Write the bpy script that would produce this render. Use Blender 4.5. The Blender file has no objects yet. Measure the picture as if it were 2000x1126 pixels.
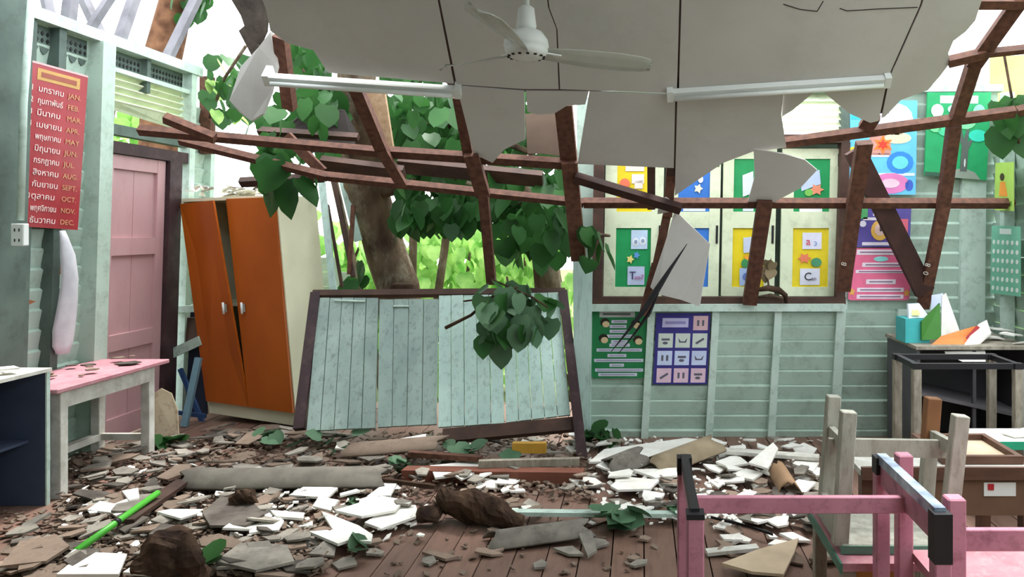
import bpy, bmesh, math, random
import numpy as np
from mathutils import Vector as V, Matrix, noise as mnoise

random.seed(7); RNG = np.random.default_rng(7)
S = bpy.context.scene
COL = S.collection
# ------------------------------------------------------------------ camera, sky, exposure
EYE, F, CX, CY = 1.44, 1500.0, 1250.0, 450.0     # eye height, focal length in px, vanishing point of the room's depth lines
cam = bpy.data.cameras.new('camera'); cam_o = bpy.data.objects.new('camera', cam); COL.objects.link(cam_o)
cam_o.location = (0, 0, EYE); cam_o.rotation_euler = (math.pi/2, 0, 0)
cam.sensor_width = 36; cam.lens = F/2000*36; cam.shift_x = (1000-CX)/2000; cam.shift_y = (CY-563)/2000
cam.clip_start = .05; cam.clip_end = 200
S.camera = cam_o
w = bpy.data.worlds.new('overcast_sky'); S.world = w; w.use_nodes = True
bg = w.node_tree.nodes['Background']; bg.inputs[0].default_value = (.90, .96, 1.0, 1); bg.inputs[1].default_value = 3.0
sun = bpy.data.lights.new('sun', 'SUN'); sun.energy = 4.0; sun.angle = math.radians(16); sun.color = (1, .98, .94)
sun_o = bpy.data.objects.new('sun', sun); COL.objects.link(sun_o); sun_o.rotation_euler = V((-.12, -.38, -1)).to_track_quat('-Z', 'Y').to_euler()
S.view_settings.view_transform = 'Standard'; S.view_settings.look = 'None'; S.view_settings.gamma = 1
S.view_settings.use_curve_mapping = False; S.view_settings.exposure = 0.6
S.cycles.use_denoising = True; S.cycles.max_bounces = 10; S.cycles.diffuse_bounces = 6
S.cycles.sample_clamp_indirect = 8

# ------------------------------------------------------------------ points
def at(px, py, Y): return V(((px-CX)/F*Y, Y, EYE-(py-CY)/F*Y))
def fl(px, py, z=0.0):
    Y = (EYE-z)*F/(py-CY); return V(((px-CX)/F*Y, Y, z))
def cp(px, py, off=0.0):                          # a point on the fallen ceiling's plane (slopes down to the back)
    Y = 4.294/((CY-py)/F+.83)+off; return at(px, py, Y)
CN = V((0, -.83, -1)).normalized()
def wl(px, py, off=0.0):                          # a point on the slightly leaning left wall
    Y = (-3.5768+off)/((px-CX)/F+.03*(py-CY)/F); return at(px, py, Y)
def jd(py): return (4.294/((CY-py)/F+.83)) if py < 330 else 4.719+(py-330)*.0019
def jp(px, py, off=.05): return at(px, py, jd(py)+off)
YB = 5.35
def wb(px, py, off=0.0): return at(px, py, YB+off)

# ------------------------------------------------------------------ materials
def lin(c): return tuple(((x/255)/12.92 if x/255 < .04045 else ((x/255+.055)/1.055)**2.4) for x in c)
MATS = {}
def mat(name, c, rough=.7, c2=None, scale=6, stretch=(1, 1, 1), dirt=None, dirt_amt=.0, dirt_scale=9, bump=.15, spec=.3, trans=0.0, metal=0, alpha=1.0, objvar=0.0):
    if name in MATS: return MATS[name]
    m = bpy.data.materials.new(name); m.use_nodes = True; nt = m.node_tree; N = nt.nodes; L = nt.links
    b = N['Principled BSDF']; b.inputs['Roughness'].default_value = rough; b.inputs['Specular IOR Level'].default_value = spec
    b.inputs['Metallic'].default_value = metal; b.inputs['Alpha'].default_value = alpha
    tc = N.new('ShaderNodeTexCoord'); geo = N.new('ShaderNodeNewGeometry')
    mp = N.new('ShaderNodeMapping'); mp.inputs['Scale'].default_value = stretch; L.new(geo.outputs['Position'], mp.inputs[0])
    nz = N.new('ShaderNodeTexNoise'); nz.inputs['Scale'].default_value = scale; nz.inputs['Detail'].default_value = 5; L.new(mp.outputs[0], nz.inputs['Vector'])
    rp = N.new('ShaderNodeValToRGB'); rp.color_ramp.elements[0].position = .32; rp.color_ramp.elements[1].position = .68
    a = lin(c); d = lin(c2 if c2 else tuple(x*.86 for x in c))
    rp.color_ramp.elements[0].color = (*d, 1); rp.color_ramp.elements[1].color = (*a, 1); L.new(nz.outputs['Fac'], rp.inputs[0])
    out = rp.outputs[0]
    if dirt:
        n2 = N.new('ShaderNodeTexNoise'); n2.inputs['Scale'].default_value = dirt_scale; n2.inputs['Detail'].default_value = 8; n2.inputs['Roughness'].default_value = .75
        L.new(mp.outputs[0], n2.inputs['Vector'])
        r2 = N.new('ShaderNodeValToRGB'); r2.color_ramp.elements[0].position = .5; r2.color_ramp.elements[1].position = .72
        r2.color_ramp.elements[1].color = (dirt_amt,)*3+(1,); L.new(n2.outputs['Fac'], r2.inputs[0])
        mx = N.new('ShaderNodeMix'); mx.data_type = 'RGBA'; L.new(r2.outputs[0], mx.inputs[0]); L.new(out, mx.inputs[6]); mx.inputs[7].default_value = (*lin(dirt), 1)
        out = mx.outputs[2]
    if objvar:
        oi = N.new('ShaderNodeObjectInfo'); mr = N.new('ShaderNodeMapRange'); mr.inputs[3].default_value = 1-objvar; mr.inputs[4].default_value = 1+objvar
        L.new(oi.outputs['Random'], mr.inputs[0]); hs = N.new('ShaderNodeHueSaturation'); L.new(mr.outputs[0], hs.inputs['Value']); L.new(out, hs.inputs['Color']); out = hs.outputs[0]
    L.new(out, b.inputs['Base Color'])
    if bump:
        bp = N.new('ShaderNodeBump'); bp.inputs['Strength'].default_value = bump; bp.inputs['Distance'].default_value = .01
        L.new(nz.outputs['Fac'], bp.inputs['Height']); L.new(bp.outputs[0], b.inputs['Normal'])
    if trans:
        t = N.new('ShaderNodeBsdfTranslucent'); L.new(out, t.inputs[0]); ms = N.new('ShaderNodeMixShader'); ms.inputs[0].default_value = trans
        o = N['Material Output']; L.new(b.outputs[0], ms.inputs[1]); L.new(t.outputs[0], ms.inputs[2]); L.new(ms.outputs[0], o.inputs[0])
    MATS[name] = m; return m
def flat(c, rough=.5): return mat('paint_%d_%d_%d' % c, c, rough, scale=14, c2=tuple(int(x*.94) for x in c), bump=0)

GREEN = mat('green_paint', (178, 198, 185), .6, (168, 188, 175), 3, (1, 1, 1), (110, 116, 102), .5, 9, objvar=.05, bump=.04)
GREENL = mat('green_trim_paint', (196, 212, 203), .6, (174, 196, 184), 3, bump=.04, dirt=(98, 102, 90), dirt_amt=.5, dirt_scale=14)
GREEND = mat('dimmed_green_grey_paint', (92, 108, 100), .65, (76, 90, 84), 5, dirt=(60, 62, 55), dirt_amt=.5)  # grey-green paint, its colour darkened to stand in for dim light at left
MINT = mat('weathered_mint_paint', (190, 214, 206), .65, (172, 198, 190), 1.5, (5, 5, .7), (96, 104, 96), .6, 6, objvar=.05, bump=.08)
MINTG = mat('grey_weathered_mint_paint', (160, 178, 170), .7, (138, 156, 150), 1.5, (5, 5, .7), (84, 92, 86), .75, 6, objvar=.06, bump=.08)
CREAM = mat('cream_green_paint', (222, 230, 200), .55, (206, 216, 186), 4, dirt=(140, 140, 116), dirt_amt=.4)
PINKDOOR = mat('pink_door_paint', (190, 152, 154), .5, (178, 140, 143), 3, (1, 1, .5), (170, 116, 122), .3)
PINK = mat('pink_desk_paint', (190, 130, 146), .5, (172, 112, 130), 7, dirt=(90, 50, 60), dirt_amt=.6, dirt_scale=18)
PINKTOP = mat('pink_table_paint', (188, 134, 142), .55, (170, 112, 122), 9, dirt=(206, 182, 180), dirt_amt=.5, dirt_scale=25)
ORANGE = mat('orange_laminate', (172, 86, 18), .45, (150, 70, 12), 2.5, (1, 1, .6), spec=.35)
CABSIDE = mat('cream_laminate', (214, 212, 186), .5, (200, 198, 172), 3)
BEAM = mat('brown_timber', (108, 70, 54), .75, (76, 47, 37), 8, (4, 4, 4), (52, 32, 28), .6, 16, objvar=.12)
BEAML = mat('pale_timber', (182, 156, 126), .75, (156, 128, 98), 8, (3, 3, 3), (96, 64, 46), .5)
DARKWOOD = mat('dark_purple_frame_paint', (62, 42, 46), .55, (46, 30, 34), 6, dirt=(96, 74, 70), dirt_amt=.5)
BROWNFR = mat('dark_brown_frame', (84, 60, 50), .65, (62, 44, 38), 7, dirt=(40, 30, 26), dirt_amt=.5)
CEIL = mat('ceiling_board', (198, 194, 191), .9, (189, 185, 182), 2.2, dirt=(170, 163, 156), dirt_amt=.35, dirt_scale=3, bump=.05, spec=.1)
PLANK = mat('floor_plank', (134, 104, 90), .55, (108, 82, 70), 7, (5, .7, 5), (70, 52, 46), .6, 7, objvar=.16)
SUBFL = mat('subfloor', (40, 28, 24), .9)
CEMENT = mat('roof_cement', (156, 149, 138), .9, (122, 116, 108), 9, dirt=(66, 60, 54), dirt_amt=.6, dirt_scale=14, objvar=.28, spec=.1)
CEMENTD = mat('dark_roof_cement', (104, 97, 90), .9, (76, 70, 65), 9, dirt=(42, 38, 34), dirt_amt=.6, dirt_scale=14, objvar=.25, spec=.1)
CEMENTB = mat('brown_roof_cement', (142, 124, 110), .9, (112, 96, 84), 9, dirt=(60, 48, 42), dirt_amt=.6, objvar=.25, spec=.1)
WHITESH = mat('white_ceiling_shard', (236, 234, 228), .85, (222, 218, 210), 6, dirt=(186, 176, 162), dirt_amt=.4, dirt_scale=10, spec=.1, objvar=.06)
BARK = mat('bark', (112, 96, 78), .95, (62, 50, 42), 7, (1, 1, .5), (150, 144, 126), .8, 5, bump=.8, spec=.05)
BARKD = mat('rotten_wood', (82, 64, 52), .95, (44, 34, 30), 12, dirt=(112, 92, 76), dirt_amt=.5, bump=.9, spec=.05)
LEAF = mat('leaf_green', (58, 104, 50), .45, (40, 82, 38), 3, trans=.38, objvar=.3, bump=0)
LEAFD = mat('leaf_dull', (96, 128, 96), .6, (74, 108, 80), 5, trans=.2, objvar=.2, bump=0)
LEAFB = mat('leaf_bright', (196, 228, 140), .5, (92, 156, 60), 4, trans=.45, bump=0)
STEEL = mat('dark_metal', (84, 82, 86), .5, (68, 66, 70), 5, spec=.4)
GREYW = mat('grey_worn_wood', (164, 156, 142), .75, (132, 124, 110), 9, (3, 3, 1), (88, 78, 66), .6, 15)
PALEW = mat('pale_chair_wood', (182, 181, 168), .7, (158, 155, 142), 9, (3, 3, 1), (110, 98, 80), .6, 14)
BLUEGREY = mat('navy_laminate', (72, 80, 102), .5, (60, 68, 88), 4)
WHITE = mat('white_enamel', (226, 228, 226), .4, (214, 216, 214), 3, bump=0)
DUSTY = mat('dusty_white', (216, 214, 206), .8, (190, 186, 176), 12, dirt=(120, 112, 100), dirt_amt=.5)
BLACK = mat('black_paint', (34, 32, 36), .5, bump=.05)
EARTH = mat('ground_earth', (112, 120, 72), .95, (90, 96, 60), 1.5)
BROWNDESK = mat('brown_desk_wood', (104, 74, 60), .55, (84, 58, 46), 6, (1, 4, 4))
PLASTIC = mat('white_plastic_film', (232, 232, 236), .35, (214, 214, 220), 12, trans=.35, bump=.3)
FANBLADE = mat('clear_fan_blade', (206, 208, 202), .22, (190, 194, 186), 3, bump=0, spec=.6, alpha=.6)
GREENPOLE = mat('green_pole_paint', (86, 180, 62), .35, (70, 160, 50), 5, bump=0)

# ------------------------------------------------------------------ building blocks
WL0 = {}
def tag(o, label=None, cat=None, group=None, kind=None):
    if label: o['label'] = label
    if cat: o['category'] = cat
    if group: o['group'] = group
    if kind: o['kind'] = kind
    return o
def link(name, me, parent, loc):
    o = bpy.data.objects.new(name, me); COL.objects.link(o); WL0[o] = V(loc)
    if parent is not None: o.parent = parent; o.location = V(loc)-WL0[parent]
    else: o.location = loc
    return o
def thing(name, label, cat, loc, group=None):
    o = bpy.data.objects.new(name, None); COL.objects.link(o); o.location = loc; o.empty_display_size = .05; WL0[o] = V(loc)
    return tag(o, label, cat, group)
def mk(name, vs, fs, m, parent=None, smooth=False, bevel=0.0):
    vs = [V(v) for v in vs]
    lo = [min(v[i] for v in vs) for i in range(3)]; hi = [max(v[i] for v in vs) for i in range(3)]
    c = V(((lo[0]+hi[0])/2, (lo[1]+hi[1])/2, lo[2]))
    me = bpy.data.meshes.new(name); me.from_pydata([v-c for v in vs], [], fs)
    bm = bmesh.new(); bm.from_mesh(me)
    if bevel:
        bmesh.ops.recalc_face_normals(bm, faces=bm.faces)
        bmesh.ops.bevel(bm, geom=[e for e in bm.edges if e.calc_face_angle(0) > .6], offset=bevel, segments=1, affect='EDGES', profile=.5)
    bmesh.ops.recalc_face_normals(bm, faces=bm.faces); bm.to_mesh(me); bm.free()
    me.materials.append(m)
    if smooth: me.polygons.foreach_set('use_smooth', [True]*len(me.polygons))
    return link(name, me, parent, c)
def prism(name, pts, off, m, parent=None, bevel=0.0):
    n = len(pts); off = V(off); vs = [V(p) for p in pts]+[V(p)+off for p in pts]
    fs = [list(range(n)), list(range(2*n-1, n-1, -1))]+[[i, (i+1) % n, n+(i+1) % n, n+i] for i in range(n)]
    return mk(name, vs, fs, m, parent, bevel=bevel)
def box(name, lo, hi, m, parent=None, bevel=0.0):
    (x0, y0, z0), (x1, y1, z1) = lo, hi
    return prism(name, [(x0, y0, z0), (x1, y0, z0), (x1, y1, z0), (x0, y1, z0)], (0, 0, z1-z0), m, parent, bevel)
def beam(name, p0, p1, wd, dp, m, parent=None, hint=(0, 1, 0), bevel=0.0, w1=None):
    p0, p1 = V(p0), V(p1); d = (p1-p0).normalized(); s = d.cross(V(hint)).normalized(); t = s.cross(d).normalized()
    w1 = wd if w1 is None else w1
    q = lambda p, a: [p+s*a/2*i+t*dp/2*j for i, j in ((-1, -1), (1, -1), (1, 1), (-1, 1))]
    vs = q(p0, wd)+q(p1, w1)
    return mk(name, vs, [[0, 1, 2, 3], [7, 6, 5, 4], [0, 4, 5, 1], [1, 5, 6, 2], [2, 6, 7, 3], [3, 7, 4, 0]], m, parent, bevel=bevel)
def tube(name, pts, rad, m, parent=None, n=8, jitter=0.0, smooth=True):
    pts = [V(p) for p in pts]; rad = rad if isinstance(rad, (list, tuple)) else [rad]*len(pts)
    vs = []; fs = []; up = V((.13, .21, 1)).normalized()
    for i, p in enumerate(pts):
        d = (pts[min(i+1, len(pts)-1)]-pts[max(i-1, 0)]).normalized()
        a = d.cross(up if abs(d.dot(up)) < .95 else V((1, 0, 0))).normalized(); b = d.cross(a)
        for k in range(n):
            r = rad[i]*(1+random.uniform(-jitter, jitter)); th = 2*math.pi*k/n
            vs.append(p+a*r*math.cos(th)+b*r*math.sin(th))
    for i in range(len(pts)-1):
        for k in range(n): fs.append([i*n+k, i*n+(k+1) % n, (i+1)*n+(k+1) % n, (i+1)*n+k])
    fs.append(list(range(n))); fs.append([(len(pts)-1)*n+k for k in range(n)])
    return mk(name, vs, fs, m, parent, smooth)
def lathe(name, prof, c, m, parent=None, n=24):
    vs = []; fs = []
    for r, z in prof:
        for k in range(n): vs.append(V(c)+V((r*math.cos(2*math.pi*k/n), r*math.sin(2*math.pi*k/n), z)))
    for i in range(len(prof)-1):
        for k in range(n): fs.append([i*n+k, i*n+(k+1) % n, (i+1)*n+(k+1) % n, (i+1)*n+k])
    fs.append(list(range(n))); fs.append([(len(prof)-1)*n+k for k in range(n)])
    return mk(name, vs, fs, m, parent, True)
def arc_sheet(name, p0, p1, width, rise, m, parent=None, th=.01, n=8, ragged=.05):
    """a long half-round piece of roof sheet from p0 to p1, arched up by RISE, with a broken end"""
    p0, p1 = V(p0), V(p1); d = (p1-p0).normalized(); s = d.cross(V((0, 0, 1))).normalized(); u = s.cross(d)
    vs = []; fs = []; m_ = 7
    for i in range(m_):
        for k in range(n+1):
            t = k/n*2-1; f = i/(m_-1); rg = random.uniform(-ragged, ragged) if i in (0, m_-1) else 0
            vs.append(p0+(p1-p0)*f+d*rg+s*(t*width/2)+u*(rise*(1-t*t)))
    nn = len(vs); vs += [v-u*th for v in vs]
    for i in range(m_-1):
        for k in range(n):
            q = [i*(n+1)+k, i*(n+1)+k+1, (i+1)*(n+1)+k+1, (i+1)*(n+1)+k]; fs.append(q); fs.append([nn+x for x in q[::-1]])
    rim = [k for k in range(n+1)]+[i*(n+1)+n for i in range(1, m_)]+[(m_-1)*(n+1)+k for k in range(n-1, -1, -1)]+[i*(n+1) for i in range(m_-2, 0, -1)]
    for a, b in zip(rim, rim[1:]+rim[:1]): fs.append([a, b, nn+b, nn+a])
    return mk(name, vs, fs, m, parent, True)
LEAFV = np.array([(0, 0, 0), (-.28, -.08, .03), (-.50, .16, .06), (-.48, .48, .05), (-.28, .76, .02), (0, .98, -.06), (.28, .76, .02), (.48, .48, .05), (.50, .16, .06), (.28, -.08, .03), (0, .4, -.03), (0, .75, -.03)], float)
LEAFF = [[0, 1, 2, 10], [2, 3, 11, 10], [3, 4, 5, 11], [5, 6, 7, 11], [7, 8, 10, 11], [8, 9, 0, 10]]
leaf_meshes = {}
def leaf_mesh(m):
    if m.name not in leaf_meshes:
        me = bpy.data.meshes.new('leaf'); me.from_pydata(LEAFV.tolist(), [], LEAFF); me.materials.append(m)
        me.polygons.foreach_set('use_smooth', [True]*len(me.polygons)); leaf_meshes[m.name] = me
    return leaf_meshes[m.name]
def leaf_rot(droop=1.0, rnd=random):
    """a rotation that hangs a leaf tip-down when droop is 1, lays it flat when 0"""
    yaw = rnd.uniform(0, 2*math.pi); a = -math.pi/2*droop+rnd.uniform(-.45, .45)
    return Matrix.Rotation(yaw, 3, 'Z') @ Matrix.Rotation(a, 3, 'X') @ Matrix.Rotation(rnd.uniform(-.6, .6), 3, 'Y')
def leaf(parent, p, size, m, droop=1.0, name='leaf'):
    o = link(name, leaf_mesh(m), parent, V(p)); o.rotation_euler = leaf_rot(droop).to_euler(); o.scale = (size*random.uniform(.85, 1.1), size, size); return o
def leaf_cloud(name, pts, sizes, m, parent=None, droop=1.0):
    n = len(pts); vs = np.zeros((n, 12, 3))
    for i in range(n): vs[i] = (LEAFV*sizes[i]) @ np.array(leaf_rot(droop)).T+np.array(pts[i])
    base = np.array(pts).min(0); me = bpy.data.meshes.new(name)
    fs = [[i*12+k for k in f] for i in range(n) for f in LEAFF]
    me.from_pydata((vs.reshape(-1, 3)-base).tolist(), [], fs); me.materials.append(m); me.polygons.foreach_set('use_smooth', [True]*len(me.polygons))
    return link(name, me, parent, V(base))
_txt = {}
def text(name, s, o, xd, yd, size, m, parent, width=None):
    """flat lettering: o = lower left corner, xd / yd = unit directions"""
    cu = bpy.data.curves.new('t', 'FONT'); cu.body = s; cu.size = 1; cu.extrude = .004; cu.resolution_u = 3
    ob = bpy.data.objects.new('t', cu); COL.objects.link(ob); dg = bpy.context.evaluated_depsgraph_get()
    me = bpy.data.meshes.new_from_object(ob.evaluated_get(dg)); bpy.data.objects.remove(ob); bpy.data.curves.remove(cu)
    vs = [v.co.copy() for v in me.vertices]; fs = [list(p.vertices) for p in me.polygons]; bpy.data.meshes.remove(me)
    if not vs: return None
    x1 = max(v.x for v in vs); sx = size if not width else min(size*1.3, width/max(x1, .01)); xd, yd = V(xd), V(yd); n = xd.cross(yd).normalized()
    return mk(name, [V(o)+xd*v.x*sx+yd*v.y*size+n*(v.z+.004)*.15 for v in vs], fs, m, parent)
class Sheet:
    """a flat sheet with corners TL, TR, BR, BL and print on it; u to the right, v down, 0..1"""
    def __init__(s, name, corners, m, off, th, parent=None, cut=0.0):
        s.c = [V(p) for p in corners]; s.n = V(off).normalized(); s.parent = parent
        if cut: pts = [s.p(cut, 0), s.p(1-cut, 0), s.p(1, cut*.7), s.p(1, 1-cut*.7), s.p(1-cut, 1), s.p(cut, 1), s.p(0, 1-cut*.7), s.p(0, cut*.7)]
        else: pts = s.c
        s.o = prism(name, pts, -s.n*th, m, parent); s.k = 0
    def p(s, u, v, h=0.0): a, b, c, d = s.c; return (a*(1-u)+b*u)*(1-v)+(d*(1-u)+c*u)*v+s.n*h
    def rect(s, u0, v0, u1, v1, col, name='printed_strip', h=.0015, parent=None, th=.0012):
        return prism(name, [s.p(u0, v0, h), s.p(u1, v0, h), s.p(u1, v1, h), s.p(u0, v1, h)], -s.n*th, flat(col), parent or s.o)
    def poly(s, uv, col, name='printed_shape', h=.002, parent=None): return prism(name, [s.p(u, v, h) for u, v in uv], -s.n*.0012, flat(col), parent or s.o)
    def oval(s, u, v, ru, rv, col, name='printed_shape', h=.002, n=14, parent=None):
        return s.poly([(u+ru*math.cos(2*math.pi*k/n), v+rv*math.sin(2*math.pi*k/n)) for k in range(n)], col, name, h, parent)
    def star(s, u, v, ru, rv, col, k=5, h=.0025, parent=None):
        return s.poly([(u+(ru if i % 2 == 0 else ru*.5)*math.sin(math.pi*i/k), v-(rv if i % 2 == 0 else rv*.5)*math.cos(math.pi*i/k)) for i in range(2*k)], col, 'printed_flower', h, parent)
    def text(s, t, u, v, size, col, width=None, h=.003, parent=None):
        xd = (s.p(1, v)-s.p(0, v)); yd = (s.p(u, 0)-s.p(u, 1)); return text('lettering', t, s.p(u, v, h), xd.normalized(), yd.normalized(), size*yd.length, flat(col), parent or s.o, width and width*xd.length)
# ================================================================== THE SETTING
def struct(o, label): return tag(o, label, None, None, 'structure')
def sroot(name, label, loc):
    o = thing(name, label, None, loc); o['kind'] = 'structure'; return o
struct(box('ground', (-30, -12, -.75), (30, 40, -.6), EARTH), 'overgrown ground outside the broken classroom')
floor = struct(box('floor', (-3.75, -2.6, -.12), (2.7, 6.5, -.03), SUBFL), 'brown plank floor of the classroom under the rubble')
x = -3.7; pw = .143
while x < 2.62:
    y = -1.2-random.uniform(0, 1.5)
    while y < 6.4:
        ln = random.uniform(1.5, 2.7); y1 = min(y+ln, 6.45); dz = random.uniform(-.003, .003)
        box('plank', (x+.003, y+.003, -.03), (x+pw-.003, y1-.003, dz), PLANK, floor); y = y1
    x += pw
# back wall, right part
WB = sroot('wall_back', 'pale green board wall with studs below the shuttered window', (1, YB, 0))
def sh(xx, y): return xx-.055*(y-600)             # the whole wall leans a little
def lapboard(xa, xb, y0, y1, off):                # a board with an upper edge chamfered to catch the light, standing proud of the one above
    prof = [(y0, .020), (y0+4.5, .0), (y1, .020), (y1, .036), (y0, .036)]
    vs = [wb(xa(y), y, o+off) for y, o in prof]+[wb(xb(y), y, o+off) for y, o in prof]
    return mk('board', vs, [[0, 1, 2, 3, 4], [9, 8, 7, 6, 5]]+[[i, (i+1) % 5, 5+(i+1) % 5, 5+i] for i in range(5)], GREEN, WB)
studs = [1156, 1273, 1399, 1521, 1644, 1764, 1948]
for r in range(9):
    y0 = 605+29*r; y1 = y0+29
    for a, b in zip(studs, studs[1:]):
        if r == 4 and a == 1156: y1b = y1; y0b = y0+4      # a gap where a board has slipped
        else: y0b, y1b = y0, y1
        d = .014+.006*((r*7+a) % 3)
        lapboard(lambda y: sh(a, y), lambda y: sh(b, y), y0b, y1b, d-.016)
for s_ in studs[1:6]:
    w_ = 7 if s_ < 1640 else 9
    prism('stud', [wb(sh(s_-w_, 604), 604, -.03), wb(sh(s_+w_, 604), 604, -.03), wb(sh(s_+w_, 858), 858, -.03), wb(sh(s_-w_, 858), 858, -.03)], (0, .06, 0), GREENL, WB)
for r in range(15):                                # the wall right of the window, full height
    y0 = 172+29*r; y1 = y0+29
    lapboard(lambda y: 1650, lambda y: 1949, y0, y1, .012)
prism('wide_post', [wb(1882, 180, -.02), wb(1928, 180, -.02), wb(1922, 850, -.02), wb(1872, 850, -.02)], (0, .045, 0), GREENL, WB)
prism('top_plate', [wb(1640, 166, -.02), wb(1960, 164, -.02), wb(1960, 178, -.02), wb(1640, 180, -.02)], (0, .09, 0), GREENL, WB)
prism('stud', [wb(1660, 176, -.01), wb(1672, 176, -.01), wb(1655, 604, -.01), wb(1643, 604, -.01)], (0, .04, 0), GREENL, WB)
prism('sill_rail', [wb(1156, 594, -.06), wb(1650, 593, -.06), wb(1650, 608, -.06), wb(1156, 608, -.06)], (0, .08, 0), GREENL, WB)
prism('broken_post', [wb(1119, 506, -.08), wb(1140, 503, -.08), wb(1157, 512, -.08), wb(1152, 862, -.08), wb(1122, 862, -.08)], (0, .11, 0), MINT, WB)
prism('wall_strip', [wb(1126, 190, .12), wb(1160, 190, .12), wb(1158, 508, .12), wb(1128, 508, .12)], (0, .02, 0), GREENL, WB)
# the window with four shutter leaves
W1 = sroot('window_1', 'dark framed window with four cream shutter leaves pasted with coloured paper', (.7, YB, .9))
prism('window_frame', [wb(1156, 580, -.04), wb(1652, 580, -.04), wb(1652, 594, -.04), wb(1156, 594, -.04)], (0, .12, 0), BROWNFR, W1)
prism('window_frame', [wb(1156, 262, -.04), wb(1660, 262, -.04), wb(1660, 278, -.04), wb(1156, 278, -.04)], (0, .12, 0), BROWNFR, W1)
prism('window_frame', [wb(1160, 278, -.04), wb(1180, 278, -.04), wb(1176, 580, -.04), wb(1156, 580, -.04)], (0, .12, 0), BROWNFR, W1)
prism('window_frame', [wb(1644, 278, -.04), wb(1661, 278, -.04), wb(1651, 580, -.04), wb(1634, 580, -.04)], (0, .12, 0), BROWNFR, W1)
prism('window_frame', [wb(1158, 166, -.04), wb(1664, 166, -.04), wb(1664, 178, -.04), wb(1158, 178, -.04)], (0, .12, 0), GREENL, W1)
for xx in (1160, 1400, 1645): prism('window_frame', [wb(xx, 178, -.03), wb(xx+15, 178, -.03), wb(xx+15, 262, -.03), wb(xx, 262, -.03)], (0, .1, 0), GREEND, W1)
for (a, b) in ((1175, 1400), (1415, 1645)):
    for k in range(6):
        y0 = 184+13*k; prism('louver_slat', [wb(a, y0, .06), wb(b, y0, .06), wb(b, y0+11, 0), wb(a, y0+11, 0)], (0, .006, .004), CREAM, W1)
prism('gap_darkening_panel', [wb(1170, 278, .14), wb(1650, 278, .14), wb(1642, 580, .14), wb(1166, 580, .14)], (0, .02, 0), GREEND, W1)  # dark panel added behind the leaves so their gaps read as shade
def shutter_leaf(x0, x1, top, dy0, dy1, upper, lower, gap=.02):
    lf = thing('shutter_leaf', None, None, wb((x0+x1)/2, 578)); lf.parent = W1; lf.location = WL0[lf]-WL0[W1]
    def q(u, y, off=0.0):                          # the leaf is swung a little about its hinge: dy0 / dy1 depths at its two sides
        d = YB+.015+dy0*(1-u)+dy1*u+off; xx = x0+(x1-x0)*u-.02*(y-580); return at(xx, y, d)
    st = .20
    def pc(n, u0, y0, u1, y1, off, th, m): return prism(n, [q(u0, y0, off), q(u1, y0, off), q(u1, y1, off), q(u0, y1, off)], (0, th, 0), m, lf)
    pc('stile', 0, top, st, 578, 0, .03, CREAM); pc('stile', 1-st, top, 1, 578, 0, .03, CREAM)
    for (a, b) in ((top, top+20), (413, 445), (560, 578)): pc('rail', st, a, 1-st, b, .002, .028, CREAM)
    for (a, b, colr) in ((top+20, 413, upper), (445, 560, lower)): pc('paper_panel', st, a, 1-st, b, .012, .008, flat(colr))
    pc('hook', .93, 440, .97, 475, -.008, .008, BLACK); pc('hook', .93, 300, .97, 325, -.008, .008, BLACK)
    def card(u0, y0, u1, y1, colr, off=.006, tilt=0):
        return prism('card', [q(u0, y0+tilt, off), q(u1, y0-tilt, off), q(u1+tilt*.004, y1-tilt, off), q(u0+tilt*.004, y1+tilt, off)], (0, .003, 0), flat(colr), lf)
    def blob(u, y, ru, ry, colr, off=.003, k=12, star=False):
        return prism('paper_flower', [q(u+ru*(1 if not star or i % 2 == 0 else .55)*math.cos(2*math.pi*i/k), y+ry*(1 if not star or i % 2 == 0 else .55)*math.sin(2*math.pi*i/k), off) for i in range(k)], (0, .002, 0), flat(colr), lf)
    def word(s, u, y, h, colr, wd=None):
        a = q(u, y, .0025); text('lettering', s, a, (q(1, y)-q(0, y)).normalized(), V((0, 0, 1)), h/F*YB, flat(colr), lf, wd and wd*(q(1, y)-q(0, y)).length)
    return card, blob, word
RED_, YEL_, GRN_, BLU_ = (214, 92, 88), (232, 208, 40), (36, 150, 88), (58, 120, 206)
c_, b_, t_ = shutter_leaf(1178, 1292, 290, .02, .0, YEL_, GRN_)
c_(.34, 316, .66, 334, (244, 226, 214)); c_(.45, 340, .66, 358, (246, 232, 226)); b_(.33, 358, .09, 10, (236, 120, 90)); c_(.5, 352, .64, 368, (246, 226, 216))
c_(.46, 449, .74, 486, (198, 218, 242)); b_(.54, 472, .055, 8, (240, 244, 250), .004); b_(.66, 470, .055, 8, (240, 244, 250), .004); b_(.54, 472, .03, 4, (150, 168, 196), .002); b_(.66, 470, .03, 4, (150, 168, 196), .002)
b_(.45, 506, .07, 9, (232, 216, 130), .004, 10, True); b_(.56, 498, .06, 8, (96, 150, 214), .004, 10, True); c_(.41, 520, .70, 556, (196, 208, 240)); t_('T', .44, 545, 22, (52, 44, 92)); t_('ao7', .53, 545, 13, (188, 90, 150), .16)
c_, b_, t_ = shutter_leaf(1300, 1403, 290, .0, .03, BLU_, BLU_)
b_(.58, 368, .09, 10, (240, 240, 210), .004, 10, True); b_(.62, 350, .05, 7, (250, 250, 250)); c_(.3, 396, .72, 412, (220, 228, 244)); c_(.3, 470, .7, 510, (210, 220, 244))
c_, b_, t_ = shutter_leaf(1408, 1512, 290, .05, .0, GRN_, YEL_)
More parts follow.
